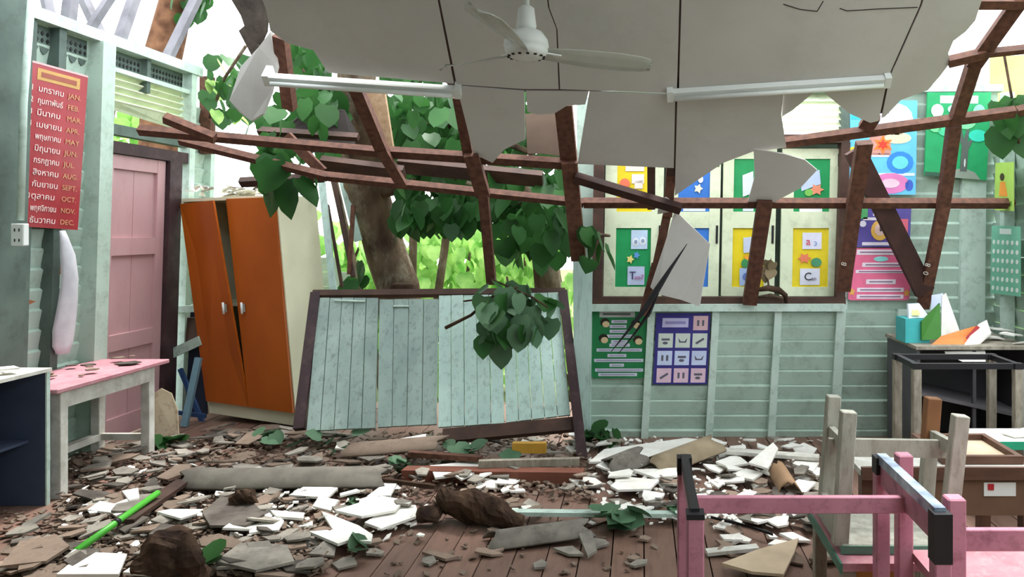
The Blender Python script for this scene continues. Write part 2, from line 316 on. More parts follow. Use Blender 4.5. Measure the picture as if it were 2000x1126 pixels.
c_(.36, 338, .56, 380, (216, 226, 244), tilt=4); c_(.38, 396, .58, 412, (216, 226, 244)); c_(.40, 462, .74, 492, (206, 214, 236), tilt=2); b_(.5, 506, .1, 12, (250, 170, 60), .004, 10, True); b_(.44, 514, .07, 9, (70, 150, 90)); c_(.34, 522, .66, 556, (176, 200, 240), tilt=2); b_(.48, 540, .08, 8, (110, 130, 200), .003)
c_, b_, t_ = shutter_leaf(1523, 1640, 290, .0, .02, GRN_, YEL_)
c_(.30, 338, .62, 366, (190, 206, 240), tilt=7); b_(.58, 370, .13, 12, (238, 150, 120), .004, 12, True); b_(.45, 376, .07, 7, (120, 190, 90)); c_(.30, 404, .68, 413, (240, 240, 240))
c_(.36, 454, .68, 486, (226, 226, 244)); t_('a', .42, 478, 22, (214, 70, 90)); t_('ว', .55, 479, 14, (84, 140, 210)); b_(.40, 504, .12, 11, (236, 130, 96), .004, 12, True); b_(.60, 512, .09, 9, (80, 150, 110)); c_(.33, 524, .66, 556, (226, 228, 244)); t_('C', .40, 547, 22, (40, 40, 52)); t_('an', .52, 547, 11, (120, 110, 140))
# right wall: seen only as a strip; unseen windows added towards the camera to let daylight in
XR = 2.44
WR = sroot('wall_right', 'green board wall at the right edge with a school calendar', (XR, 4, 0))
for k in range(20):
    z0 = k*.115; prism('board', [(XR+.045, 4.6, z0), (XR+.045, 5.36, z0), (XR+.022, 5.36, z0+.115), (XR+.022, 4.6, z0+.115)], (.014, 0, 0), GREEN, WR)
box('stud', (XR-.05, 5.04, 0), (XR+.02, 5.10, 2.35), GREENL, WR); box('stud', (XR-.05, 4.62, 0), (XR+.02, 4.70, 2.35), GREENL, WR)
box('low_wall', (XR+.02, -2.6, 0), (XR+.08, 4.6, .9), GREEN, WR); box('head_wall', (XR+.02, -2.6, 2.1), (XR+.08, 4.6, 3.02), GREEN, WR)
box('light_block_wall', (XR+.02, -2.6, .9), (XR+.08, 2.6, 2.1), GREEN, WR)  # unseen wall closing most of the window run, added to dim the room
for y in (.9, 2.5, 4.5): box('added_window_post', (XR, y, .9), (XR+.08, y+.1, 2.1), GREENL, WR)
struct(box('wall_front', (-3.75, -2.7, -.1), (2.6, -2.6, 3.02), GREEN), 'green wall behind the viewer')
struct(box('ceiling', (-3.75, -2.6, 3.0), (.75, 3.30, 3.04), CEIL), 'unseen flat ceiling over the near half, left open at right for light')  # unseen; its right side is left out to let in more daylight
# ------------------------------------------------------------------ left wall
LW = sroot('wall_left', 'pale green lap board wall with posts, lattice vents and louvres', (-3.62, 5, 0))
def lx(z): return -3.62+.03*z
def lwp(n, y0, y1, z0, z1, x0, x1, m, parent=None, bevel=0.0):      # a block on the leaning wall, x0..x1 measured into the room
    pts = [(lx(z0)+x0, y0, z0), (lx(z0)+x0, y1, z0), (lx(z1)+x0, y1, z1), (lx(z1)+x0, y0, z1)]
    return prism(n, pts, (x1-x0, 0, 0), m, parent or LW, bevel)
def lap(y0, y1, z0, z1):
    prof = [(z1, -.026), (z1-.016, -.006), (z0, -.024), (z0, -.04), (z1, -.04)]; vs = [(lx(z)+o, y0, z) for z, o in prof]+[(lx(z)+o, y1, z) for z, o in prof]
    return mk('board', vs, [[0, 1, 2, 3, 4], [9, 8, 7, 6, 5]]+[[i, (i+1) % 5, 5+(i+1) % 5, 5+i] for i in range(5)], GREEN, LW)
for k in range(21):
    lap(-2.6 if k < 0 else 3.1, 5.03, k*.122, (k+1)*.122)
box('near_wall', (-3.72, -2.6, 0), (-3.60, 3.1, 3.02), GREEN, LW)
for k in range(20): lap(5.98, 6.36, k*.122, (k+1)*.122)
lwp('top_plate', 3.1, 6.1, 2.66, 2.73, -.05, .07, GREENL)
for (y0, y1, d) in ((4.62, 4.68, .05), (4.94, 5.06, .09), (5.97, 6.04, .06), (6.30, 6.36, .04)): lwp('post', y0, y1, 0, 2.66, -.02, d, GREENL if y0 > 5.5 else (GREEN if y0 > 4.9 else GREEND))  # nearer posts get darker paint in place of shade
lwp('post', 5.46, 5.50, 2.42, 2.66, -.02, .04, GREEND); lwp('column', 4.02, 4.34, 0, 3.0, -.02, .12, GREEND, bevel=.006)
lwp('post', 4.40, 4.45, 0, 2.66, -.02, .05, GREEND)
# scalloped lattice boards under the plate, one for each bay
for (y0, y1) in ((4.46, 4.62), (4.69, 4.93), (5.07, 5.45), (5.51, 5.96)):
    n = max(2, round((y1-y0)/.075)); pts = [(lx(2.65)-.02, y0, 2.655)]
    for i in range(n):
        a = y0+(y1-y0)*i/n; b = y0+(y1-y0)*(i+1)/n
        pts += [(lx(2.5)-.02, a, 2.53), (lx(2.5)-.02, a+(b-a)*.25, 2.50), (lx(2.5)-.02, (a+b)/2, 2.488), (lx(2.5)-.02, a+(b-a)*.75, 2.50), (lx(2.5)-.02, b, 2.53)]
    pts.append((lx(2.65)-.02, y1, 2.655)); sc = prism('lattice', pts, (.012, 0, 0), GREEND, LW)
    for i in range(n*2):
        for z in (2.57, 2.61): yc = y0+(y1-y0)*(i+.5)/(n*2); prism('lattice_hole', [(lx(z)-.006, yc-.012, z), (lx(z)-.006, yc, z-.014), (lx(z)-.006, yc+.012, z), (lx(z)-.006, yc, z+.014)], (.003, 0, 0), BLACK, sc)
for k in range(5):                                 # louvres over the door
    z0 = 2.27+.048*k; lwp_ = prism('louver_slat', [(lx(z0)-.04, 5.07, z0), (lx(z0)-.04, 5.95, z0-(.05 if k == 0 else 0)), (lx(z0)+.02, 5.95, z0+.045), (lx(z0)+.02, 5.07, z0+.045)], (-.002, 0, .008), CREAM, LW)
lwp('transom_rail', 5.06, 5.97, 2.085, 2.155, -.03, .04, GREEND)
lwp('transom_rail', 5.06, 5.97, 2.50, 2.53, -.03, .05, GREENL)
# the pink door in its dark frame
D1 = sroot('door_1', 'pink panelled wooden door in a dark frame', (-3.6, 5.4, 0))
lwp('door_frame', 5.04, 5.97, 1.96, 2.04, -.03, .05, DARKWOOD, D1); lwp('door_frame', 5.73, 5.88, 0, 1.96, -.03, .06, DARKWOOD, D1); lwp('door_frame', 5.045, 5.075, 0, 1.96, -.03, .05, DARKWOOD, D1)
lwp('stile', 5.08, 5.16, .02, 1.955, -.02, .03, PINKDOOR, D1); lwp('stile', 5.63, 5.72, .02, 1.955, -.02, .03, PINKDOOR, D1)
for (z0, z1) in ((.02, .16), (.62, .73), (1.27, 1.39), (1.86, 1.955)): lwp('rail', 5.16, 5.63, z0, z1, -.02, .028, PINKDOOR, D1)
for (z0, z1) in ((.16, .62), (.73, 1.27), (1.39, 1.86)):
    lwp('panel', 5.16, 5.395, z0, z1, -.02, .008, PINKDOOR, D1); lwp('panel', 5.40, 5.63, z0, z1, -.02, .008, PINKDOOR, D1)
box('hinge', (-3.57, 5.07, 1.6), (-3.55, 5.09, 1.7), BLACK, D1)
# what is left of the back wall at the left, behind the cabinet
WX = sroot('wall_back_left', 'broken stump of the back wall behind the orange cabinet', (-3, 6.4, 0))
for k in range(10): box('board', (-3.62, 6.40+.01*(k % 2), k*.122), (-2.45+random.uniform(-.12, .1), 6.42+.01*(k % 2), (k+1)*.122-.004), GREEN, WX)
box('stud', (-3.0, 6.34, 0), (-2.93, 6.40, 1.2), GREENL, WX)
# rafters of the roof that went, standing on the left wall's plate
def rafter(a, b, wd, m, lab): tag(beam('rafter', wl(*a), at(b[0], b[1], wl(*a).y+b[2]), wd, .06, m, hint=(0, 1, .3)), lab, 'rafter', 'rafters over the left wall')
GREYTIM = mat('grey_timber', (128, 126, 132), .8, (98, 96, 102), 6)
rafter((232, 84), (268, -20, .25), .055, GREYTIM, 'grey rafter rising from the left wall plate above the louvres')
rafter((325, 118), (392, -20, .3), .06, GREYTIM, 'pale grey rafter beside the bark covered trunk at upper left')
rafter((198, 72), (150, -30, .1), .045, GREYTIM, 'thin grey rafter slanting left above the red month chart')
rafter((132, 52), (142, -30, .1), .06, GREYTIM, 'grey rafter leftmost of those above the left wall')
rafter((172, 62), (232, -30, .2), .03, GREYTIM, 'thin stick crossing the rafters above the left wall')
rafter((100, 42), (84, -30, .1), .03, GREYTIM, 'short stick at the left end of the wall plate')
tag(beam('timber_post', at(405, 150, 6.25), at(405, 300, 6.25), .09, .07, BEAM), 'brown timber stub standing beyond the end of the left wall', 'timber')
# ================================================================== FALLEN CEILING
def sheet(name, poly, label, m=CEIL, off=0.0, th=.008, group=None, cat='ceiling board', warp=0):
    poly = [(px, py) if py > -59 else (1254+(px-1254)*1.105, -246) for px, py in poly]   # the upper boards reach the standing ceiling
    return tag(prism(name, [cp(px, py, off) for px, py in poly], -CN*th, m), label, cat, group)
g = 'ceiling boards still hanging'
sheet('ceiling_board', [(500, -60), (848, -60), (886, 163), (640, 142), (612, 98), (560, 84), (528, 60), (520, 20)], 'large ceiling board at left, torn along its left edge, above the left tube light', group=g)
sheet('ceiling_board', [(852, -60), (1060, -60), (1070, 15), (1086, 58), (1091, 174), (1024, 174), (892, 165)], 'ceiling board behind the fan, between the left seam and the crooked crack', group=g)
sheet('ceiling_board', [(1063, -60), (1326, -60), (1322, 182), (1150, 176), (1094, 174), (1089, 58), (1073, 15)], 'ceiling board right of the crooked crack behind the right fan blade', group=g)
sheet('ceiling_board', [(1330, -60), (1815, -60), (1796, 12), (1734, 152), (1326, 182)], 'wide ceiling board above the right tube light', group=g)
sheet('ceiling_board', [(1820, -60), (1925, -60), (1905, 40), (1886, 62), (1862, 80), (1852, 104), (1856, 122), (1835, 150), (1812, 176), (1760, 195), (1728, 228), (1722, 230), (1738, 152), (1800, 12)], 'ragged ceiling board at the right, torn edge against the open sky', group=g)
sheet('ceiling_board', [(892, 168), (1024, 178), (1026, 272), (985, 292), (962, 318), (925, 300)], 'ceiling board hanging below the left tube light end, left of the fan motor', group=g)
sheet('ceiling_board', [(1027, 178), (1150, 179), (1143, 204), (1108, 206), (1082, 222), (1050, 224), (1030, 218)], 'short torn ceiling strip between the two lower boards', group=g)
sheet('ceiling_board', [(1151, 179), (1319, 185), (1316, 328), (1128, 320)], 'square ceiling board right of the dark gap, below the fan blade', group=g)
sheet('ceiling_board', [(1323, 188), (1532, 160), (1526, 225), (1536, 288), (1505, 292), (1470, 296), (1412, 318), (1318, 382)], 'ceiling board below the right tube light with a curved lower edge', group=g)
sheet('ceiling_board', [(1602, 174), (1733, 156), (1716, 236), (1700, 240), (1660, 222), (1640, 206)], 'small pointed ceiling board below the right end of the right tube light', group=g)
sheet('ceiling_board', [(1530, 165), (1600, 172), (1548, 215), (1527, 228)], 'little triangle of ceiling board left of the window louvres', off=.02, group=g)
sheet('ceiling_board', [(1472, 291), (1528, 300), (1572, 312), (1596, 332), (1562, 368), (1528, 386), (1494, 404), (1458, 404), (1474, 345)], 'loose leaf shaped ceiling scrap hanging in front of the green shutter papers', off=-.04, group=g)
gh = 'hanging scraps of board'
tag(prism('hanging_board', [at(1318, 410, 4.80), at(1386, 476, 4.86), at(1366, 598, 4.92), at(1330, 585, 4.92), at(1284, 574, 4.9), at(1270, 560, 4.9), at(1300, 470, 4.84)], (.004, .009, 0), CEIL), 'white ceiling board dangling upright in front of the blue shutter', 'ceiling board', gh)
tag(prism('hanging_board', [at(1284, 418, 4.8), at(1332, 408, 4.8), at(1300, 384, 4.8), at(1286, 392, 4.8)], (.004, .009, 0), CEIL), 'small white scrap caught on the broken batten tip', 'ceiling board', gh)
tag(prism('hanging_board', [at(528, 62, 4.2), at(540, 130, 4.25), at(528, 180, 4.3), at(512, 222, 4.33), at(490, 236, 4.35), at(468, 220, 4.35), at(448, 196, 4.33), at(470, 130, 4.28), at(505, 92, 4.22)], (.01, .012, 0), CEIL), 'torn white ceiling flap hanging at the left end of the left tube light', 'ceiling board', gh)
tag(prism('hanging_board', [at(1026, 222, 4.75), at(1088, 218, 4.75), at(1096, 305, 4.85), at(1060, 300, 4.85), at(1030, 300, 4.85)], (0, .01, 0), mat('shaded_board', (128, 112, 100), .9)), 'board coloured brown as in shade, leaning in the gap under the fan', 'ceiling board', gh)  # ceiling board in shade, the darkness put into its colour
tag(prism('hanging_board', [at(540, 300, 5.3), at(556, 250, 5.35), at(600, 214, 5.4), at(672, 216, 5.5), at(696, 262, 5.5), at(690, 296, 5.4)], (0, .012, .01), mat('dark_felt', (58, 52, 50), .95)), 'dark roof sheet caught between the battens at upper left', 'roof sheet', gh)
for (pl, lb) in (([(440, -20), (520, -20), (514, 60), (498, 96), (484, 70), (470, 30)], 'dark torn roof sheet at the top beside the bright sky'), ([(466, 60), (480, 48), (520, 118), (508, 140), (492, 110)], 'narrow dark strip of torn roof sheet hanging against the sky')):
    tag(prism('torn_roof_sheet', [at(a, b, 4.6+.002*b) for a, b in pl], (.02, .02, 0), CEMENTD), lb, 'roof sheet', 'torn roof sheet at upper left')
wide = [o for o in S.objects if o.get('label') == 'wide ceiling board above the right tube light'][0]
for pl in ([(1530, 8), (1562, 18), (1596, 22), (1608, 2)], [(1640, 16), (1654, 21), (1720, 17), (1792, 14)]):
    for a, b in zip(pl, pl[1:]): beam('crack', cp(*a)+CN*.001, cp(*b)+CN*.001, .004, .002, BLACK, wide, hint=CN)
# ------------------------------------------------------------------ timbers of the fallen ceiling grid
def timb(pts, wd, dp, label, m=BEAM, name='ceiling_joist', grp='joists of the fallen ceiling', off=.05, hint=(0, 1, 0), w1=None):
    P = [jp(a, b, off) if len((a, b)) == 2 else None for a, b in pts]
    for i, (p, q) in enumerate(zip(P, P[1:])):
        o = beam(name, p, q, wd, dp, m, hint=hint, w1=w1 if i == len(P)-2 else None)
        tag(o, label if len(P) == 2 else label+', '+('upper' if i == 0 else 'lower')+' length', 'timber', grp)
def timb3(pts, wd, dp, label, m=BEAM, name='ceiling_joist', grp='joists of the fallen ceiling', hint=(0, 1, 0), w1=None):
    tag(beam(name, at(*pts[0]), at(*pts[1]), wd, dp, m, hint=hint, w1=w1), label, 'timber', grp)
timb([(1998, -8), (1900, 130)], .075, .05, 'brown joist running into the top right corner against the sky', off=.03)
timb([(1904, 118), (1866, 236)], .075, .05, 'brown joist joined by a gusset right of the ragged ceiling board', off=.06)
timb([(1863, 244), (1842, 402)], .075, .05, 'brown joist crossing the green tree picture', off=.05)
timb([(1843, 400), (1802, 600)], .075, .05, 'brown joist reaching down to the papers on the dark shelf', off=.05)
timb([(1706, 225), (1690, 250)], .085, .05, 'short brown joist stub at the tip of the small pointed board', off=.05)
timb([(1688, 278), (1668, 400)], .095, .05, 'brown joist in front of the blue round poster', off=.05)
timb([(1668, 398), (1646, 566)], .095, .05, 'brown joist beside the pink poster', off=.05)
timb3([(1668, 292, 4.95), (1806, 570, 5.2)], .13, .05, 'thick dark rafter slanting down to the right across the posters', mat('dark_timber', (70, 44, 38), .75, (50, 30, 27), 8))
timb([(1494, 392), (1464, 592)], .095, .05, 'brown joist ending on the sill between the yellow shutter papers', off=.04)
timb([(1312, 322), (1304, 420)], .06, .05, 'brown joist behind the dangling white board', off=.09)
timb3([(1303, 418, 5.0), (1282, 520, 5.02)], .055, .05, 'bent brown joist left of the dangling white board')
timb3([(1283, 515, 5.02), (1258, 616, 5.0)], .07, .05, 'splintered joist end hanging in front of the green text poster')
timb([(1272, 300), (1272, 405)], .05, .05, 'thin dark joist in front of the yellow upper shutter paper', BROWNFR, off=.12)
timb([(1100, 200), (1112, 318)], .10, .06, 'brown joist in the dark gap under the fan', off=.06)
timb([(1112, 315), (1130, 505)], .095, .06, 'brown joist hanging down among the leaves', off=.0)
timb([(896, 186), (916, 300)], .06, .06, 'brown joist under the right end of the left tube light', off=.06)
timb([(920, 300), (944, 380)], .085, .06, 'brown joist crossing the two long battens', off=.0)
timb([(944, 378), (960, 552)], .06, .05, 'brown joist hanging free in front of the bright garden', off=-.02)
timb([(694, 168), (750, 300)], .07, .06, 'brown joist leaning in front of the tree trunk', off=.02)
timb([(745, 292), (786, 362)], .06, .05, 'brown joist end below the upper batten by the trunk', off=.0)
timb3([(733, 170, 5.0), (752, 292, 5.15)], .12, .03, 'pale knotty board behind the leaning joist', BEAML, 'pale_board')
timb([(548, 70), (566, 210)], .07, .05, 'dark brown joist in the hole left of the big ceiling board', off=.2)
timb3([(560, 265, 4.9), (630, 335, 4.95)], .06, .05, 'short brown joist between the two battens at left')
gb = 'battens of the fallen ceiling'
def batten(p, q, wd, label, m=BEAM, dp=.045): tag(beam('ceiling_batten', at(*p), at(*q), wd, dp, m, hint=CN), label, 'timber', gb)
batten((1530, 279, 4.60), (1982, 218, 4.42), .055, 'long batten rising to the right across the green tree picture')
batten((1985, 218, 4.5), (2060, 200, 4.48), .05, 'batten end at the right edge beside the drooping leaves')
batten((1140, 396, 4.93), (1980, 397, 4.96), .055, 'long level batten across the shutters and posters')
batten((272, 254, 4.62), (760, 298, 4.68), .05, 'long batten from the left wall to the trunk')
batten((745, 296, 4.68), (1112, 320, 4.70), .06, 'batten from the trunk to the hanging joist under the fan')
batten((352, 274, 4.85), (640, 345, 4.88), .045, 'lower batten sloping from the left wall over the orange cabinet')
batten((620, 342, 4.88), (1140, 396, 4.93), .045, 'lower long batten through the leaves')
batten((322, 230, 4.5), (420, 270, 4.55), .055, 'short broken batten sticking out to the left above the door')
batten((1122, 346, 4.68), (1330, 408, 4.74), .06, 'dark broken batten slanting down to the white scrap', mat('dark_timber', (70, 44, 38)))
batten((1852, 121, 4.10), (1925, 104, 4.06), .05, 'short batten between the ragged board and the right joist')
batten((1925, 104, 4.06), (2040, 92, 4.02), .03, 'thin batten at the right edge against the sky')
batten((1880, 6, 3.85), (2040, 6, 3.82), .05, 'batten at the very top right corner')
batten((470, 356, 5.5), (632, 346, 5.5), .06, 'dark timber lying above the orange cabinet', BROWNFR)
batten((505, 255, 5.2), (700, 268, 5.2), .04, 'dark timber behind the upper batten at left', BROWNFR)
batten((780, 322, 5.2), (1060, 350, 5.2), .12, 'dark board behind the battens right of the trunk', BROWNFR)
batten((630, 318, 5.1), (790, 338, 5.1), .10, 'dark broad board behind the battens before the trunk', BROWNFR)
# chalk numbers on the joists
CH = flat((196, 186, 178))
for (s_, px, py, cl) in (('222', 1842, 362, 'row of chalk figures on the joist below the green tree picture'), ('0', 1812, 538, 'round chalk figure low on the right joist above the papers'), ('8', 1816, 522, 'chalk figure just above the round one on the right joist'), ('8', 1652, 520, 'chalk figure on the joist beside the pink poster')):
    p = jp(px, py, .0); tag(text('chalk_number', s_, p, V((.25, 0, 1)).normalized(), V((-1, 0, .25)).normalized(), .05, CH, None), cl, 'chalk mark')
# joists added behind the board seams to block sky light in the gaps
for (a, b, lab) in (((846, -60), (889, 172), 'added joist blocking sky light behind the left ceiling seam'), ((1062, -60), (1092, 176), 'added joist blocking sky light behind the crooked ceiling crack'), ((1328, -60), (1318, 350), 'added joist blocking sky light behind the long straight ceiling seam'), ((1817, -60), (1722, 226), 'added joist blocking sky light behind the right ceiling seam')):
    a = (1254+(a[0]-1254)*1.105, -246)
    tag(beam('added_seam_joist', cp(*a)-CN*.045, cp(*b)-CN*.045, .09, .05, BROWNFR, hint=CN), lab, 'timber', 'added joists behind the ceiling seams')
tag(beam('added_seam_joist', cp(892, 172)-CN*.035, cp(1734, 166)-CN*.035, .09, .03, BROWNFR, hint=CN), 'added cross joist blocking sky light behind the level ceiling seam', 'timber', 'added joists behind the ceiling seams')
# long splinters
tag(tube('wood_splinter', [at(1342, 476, 4.76), at(1312, 520, 4.74), at(1282, 566, 4.72), at(1258, 604, 4.7), at(1226, 646, 4.7), at(1194, 686, 4.7)], [.002, .011, .02, .022, .008, .002], BLACK, None, 5, .2, False), 'long black splinter hanging in front of the dangling white board', 'splinter', 'black splinters')
tag(tube('wood_splinter', [at(1286, 572, 4.73), at(1268, 610, 4.72), at(1240, 650, 4.72), at(1208, 690, 4.72)], [.004, .014, .007, .002], BLACK, None, 5, .2, False), 'short black splinter over the green text poster', 'splinter', 'black splinters')
# ------------------------------------------------------------------ tube lights and fan
def tubelight(a, b, label):
    p, q = cp(*a), cp(*b); t = thing('tube_light', label, 'light', (p+q)/2, 'tube lights on the fallen ceiling'); d = (q-p).normalized(); n = CN; s_ = d.cross(n)
    beam('body', p+n*.022, q+n*.022, .05, .04, WHITE, t, hint=n); tube('tube', [p+n*.062+d*.04, q+n*.062-d*.04], .013, WHITE, t, 10)
    for e, k in ((p, 1), (q, -1)): beam('end_cap', e-d*.004*k, e+d*.03*k, .07, .09, WHITE, t, hint=n)
tubelight((520, 148), (900, 174), 'fluorescent tube light at left, over the leaves')
tubelight((1304, 180), (1736, 152), 'fluorescent tube light at right, over the window louvres')
FC = at(1028, 100, 3.4); fan = thing('ceiling_fan', 'white three blade ceiling fan with clear blades hanging from the fallen ceiling', 'fan', FC)
tube('rod', [FC+V((0, 0, .12)), FC+V((.01, 0, .75))], .012, WHITE, fan)
lathe('cup', [(.02, .20), (.035, .19), (.045, .11), (.04, .09)], FC, WHITE, fan)
mot = lathe('motor', [(.03, .10), (.07, .085), (.095, .05), (.10, .02), (.092, .012), (.096, .005), (.085, -.02), (.055, -.035), (.01, -.04)], FC, WHITE, fan)
for k in range(14):
    a = 2*math.pi*k/14; r = FC+V((.078*math.cos(a), .078*math.sin(a), -.026)); box('vent_slot', r-V((.006, .006, .003)), r+V((.006, .006, .003)), BLACK, mot)
for tip in (at(1272, 128, 3.72)-FC, at(866, 131, 3.72)-FC, at(926, 12, 2.70)-FC):
    h = V((tip.x, tip.y, 0)); L_ = h.length; d = h.normalized(); s_ = V((-d.y, d.x, 0)); vs = []; fs = []; dz = tip.z/L_
    prof = [(.08, .03), (.16, .045), (.30, .062), (.45, .072), (.58, .07), (.65, .05), (.68, .015)]; sc = L_/.68
    for r_, w_ in prof:
        for k in (-1, -.33, .33, 1): vs.append(FC+d*r_*sc+s_*w_*k+V((0, 0, dz*r_*sc-.025*k*(1-abs(r_-.4)))))
    n_ = len(vs); vs += [v-V((0, 0, .004)) for v in vs]; m4 = len(prof)
    for i in range(m4-1):
        for k in range(3): q = [i*4+k, i*4+k+1, i*4+k+5, i*4+k+4]; fs += [q, [n_+x for x in q[::-1]]]
    rim = [0, 1, 2, 3]+[i*4+3 for i in range(1, m4)]+[(m4-1)*4+2, (m4-1)*4+1, (m4-1)*4]+[i*4 for i in range(m4-2, 0, -1)]
    fs += [[a, b, n_+b, n_+a] for a, b in zip(rim, rim[1:]+rim[:1])]
    bl = mk('blade', vs, fs, FANBLADE, fan, True); beam('blade_arm', FC+d*.06, FC+d*.17*sc+V((0, 0, dz*.17*sc-.006)), .04, .006, WHITE, bl, hint=(0, 0, 1))
# ================================================================== FURNITURE
# orange cabinet, leaning to the left
BR = at(580, 832, 5.58); U = at(408, 806, 5.80)-BR; VV = at(541, 380, 5.68)-BR
CU = V((U.x, U.y, 0)).normalized(); CW = V((-CU.y, CU.x, 0)); CW = CW if CW.y > 0 else -CW
cab = thing('orange_cabinet', 'tall orange two door cabinet with cream sides, leaning to the left', 'cabinet', BR+U/2)
CE = at(352, 388, 5.88)-BR-U-VV
def cq(u, v, w): return BR+U*u+VV*v+CE*(u*v)+CW*w
def cblk(n, u0, u1, v0, v1, w0, w1, m, par=cab): return prism(n, [cq(u0, v0, w0), cq(u1, v0, w0), cq(u1, v1, w0), cq(u0, v1, w0)], CW*(w1-w0), m, par)
cblk('side_panel', 0, .025, 0, 1, 0, .42, CABSIDE); cblk('side_panel', .975, 1, 0, 1, 0, .42, CABSIDE)
cblk('back_panel', .025, .975, 0, 1, .405, .42, CABSIDE); cblk('top_panel', .025, .975, .985, 1, 0, .405, CABSIDE); cblk('bottom_panel', .025, .975, .06, .075, .02, .405, CABSIDE)
cblk('plinth', .025, .975, 0, .055, .005, .03, CABSIDE); cblk('shelf', .025, .975, .5, .51, .05, .405, CABSIDE); cblk('clothes_rail', .45, .55, .9, .92, .05, .40, CABSIDE)
d1 = cblk('door', .012, .5, .058, .99, -.02, 0, ORANGE)
pts = [(.505, .058), (.988, .058), (.988, .975), (.535, .982)]                      # the left door has dropped and stands ajar at the top
d2 = prism('door', [cq(u, v, -.02-(.10*(v-.06) if u < .7 else 0)) for u, v in pts], CW*.018, ORANGE, cab)
for dd, u in ((d1, .43), (d2, .57)):
    c = cq(u, .50, -.045-(.05 if u > .5 else 0)); tube('handle', [c+VV*-.025, c+VV*.025], .008, WHITE, dd, 8); beam('handle_plate', c+CW*.012-VV*.018, c+CW*.012+VV*.018, .03, .01, mat('steel_plate', (150, 146, 140), .35), dd, hint=CW)
top = thing('cabinet_top_rubble', 'white sunlit rubble heaped on top of the orange cabinet', 'rubble', cq(.5, 1, .2))
for k in range(60):
    c = V((0, 0, random.uniform(0, .05)))+cq(random.uniform(.03, .97), 1.004, random.uniform(.02, .40)); r = random.uniform(.03, .09); a0 = random.uniform(0, 6)
    prism('shard', [c+V((r*math.cos(a0+i*1.57)*random.uniform(.5, 1.1), r*math.sin(a0+i*1.57)*random.uniform(.5, 1.1), random.uniform(.0, .05))) for i in range(4)], (0, 0, .008), WHITESH if k % 4 else CEMENT, top)
# fallen window: frame with four boarded shutters, leaning back
fw = thing('fallen_window', 'fallen window frame with four boarded mint green shutters leaning in the gap of the back wall', 'window', (-1.35, 5.3, 0))
def sq(px, py):                                     # a point on the leaning shutter plane
    Y = 5.55-.55*(py-577)/260; return at(px, py, Y)
SN = (sq(700, 840)-sq(700, 580)).cross(sq(1000, 580)-sq(700, 580)).normalized(); SN = SN if SN.y > 0 else -SN
def shutter(tl, tr, br, bl, nb, proud, m=MINT, name='shutter'):
    root = thing(name, None, None, sq(*bl)); root.parent = fw; root.location = WL0[root]-WL0[fw]
    lerp = lambda a, b, t: (a[0]+(b[0]-a[0])*t, a[1]+(b[1]-a[1])*t)
    for k in range(nb):
        t0, t1 = k/nb+.006, (k+1)/nb-.006; o = -SN*(proud+random.uniform(0, .005))
        q = [sq(*lerp(tl, tr, t0)), sq(*lerp(tl, tr, t1)), sq(*lerp(bl, br, t1)), sq(*lerp(bl, br, t0))]
        prism('shutter_board', [p+o for p in q], SN*.02, m, root)
    for v in (.07, .93):
        a = lerp(tl, bl, v); b = lerp(tr, br, v); beam('batten', sq(*lerp(a, b, .04))+SN*.02, sq(*lerp(a, b, .96))+SN*.02, .06, .02, m, root, hint=SN)
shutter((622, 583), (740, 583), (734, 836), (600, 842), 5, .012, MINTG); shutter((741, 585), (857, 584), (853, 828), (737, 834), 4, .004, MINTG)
shutter((858, 580), (980, 578), (986, 828), (857, 836), 5, .022); shutter((982, 577), (1092, 574), (1115, 812), (989, 827), 5, .024)
beam('frame', sq(612, 574), sq(1104, 570), .045, .05, BROWNFR, fw, hint=SN); beam('frame', sq(618, 572), sq(585, 838), .07, .05, DARKWOOD, fw, hint=SN)
beam('frame', sq(1100, 572)-SN*.02, at(1138, 896, 4.84), .065, .05, DARKWOOD, fw, hint=SN); beam('frame', sq(866, 852), sq(1124, 828), .085, .06, BROWNFR, fw, hint=SN)
beam('latch', sq(655, 590)-SN*.03, sq(715, 592)-SN*.03, .012, .01, GREENL, fw, hint=SN); beam('latch', sq(770, 600)-SN*.02, sq(800, 600)-SN*.02, .012, .01, GREENL, fw, hint=SN)
# splintered wall pieces behind it
for (a, b, wd, lab, m) in (((628, 350, 6.0), (652, 575, 5.75), .05, 'bright mint wall strip standing beside the cream cabinet side', MINT), ((652, 350, 6.1), (690, 540, 5.9), .035, 'thin dark batten slanting beside the mint wall strips', BROWNFR), ((668, 345, 6.2), (700, 470, 6.1), .06, 'mint board fragment left of the tree trunk', MINT), ((690, 400, 6.0), (682, 535, 5.9), .03, 'short brown stick left of the tree trunk', BEAM), ((640, 400, 6.0), (668, 560, 5.85), .02, 'thin dark stick behind the mint wall strip', BROWNFR)):
    tag(beam('wall_fragment', at(*a), at(*b), wd, .02, m), lab, 'timber', 'splintered pieces of the back wall')
# table along the left wall
t = thing('side_table', 'low table with pink top and white legs standing along the left wall', 'table', (-3.3, 4.55, 0))
box('table_top', (-3.54, 4.06, .575), (-3.08, 5.03, .60), PINKTOP, t, .004)
for (x_, y_) in ((-3.13, 4.14), (-3.16, 4.93), (-3.48, 4.14), (-3.48, 4.93)): box('leg', (x_-.028, y_-.028, 0), (x_+.028, y_+.028, .575), DUSTY, t, .003)
box('apron', (-3.14, 4.17, .48), (-3.12, 4.92, .575), DUSTY, t); box('apron', (-3.47, 4.12, .48), (-3.15, 4.14, .575), DUSTY, t); box('apron', (-3.47, 4.94, .48), (-3.15, 4.96, .575), DUSTY, t); box('apron', (-3.49, 4.17, .48), (-3.47, 4.92, .575), DUSTY, t)
box('stretcher', (-3.5, 4.17, .10), (-3.45, 4.92, .14), DUSTY, t); box('stretcher', (-3.47, 4.915, .10), (-3.17, 4.945, .14), DUSTY, t)
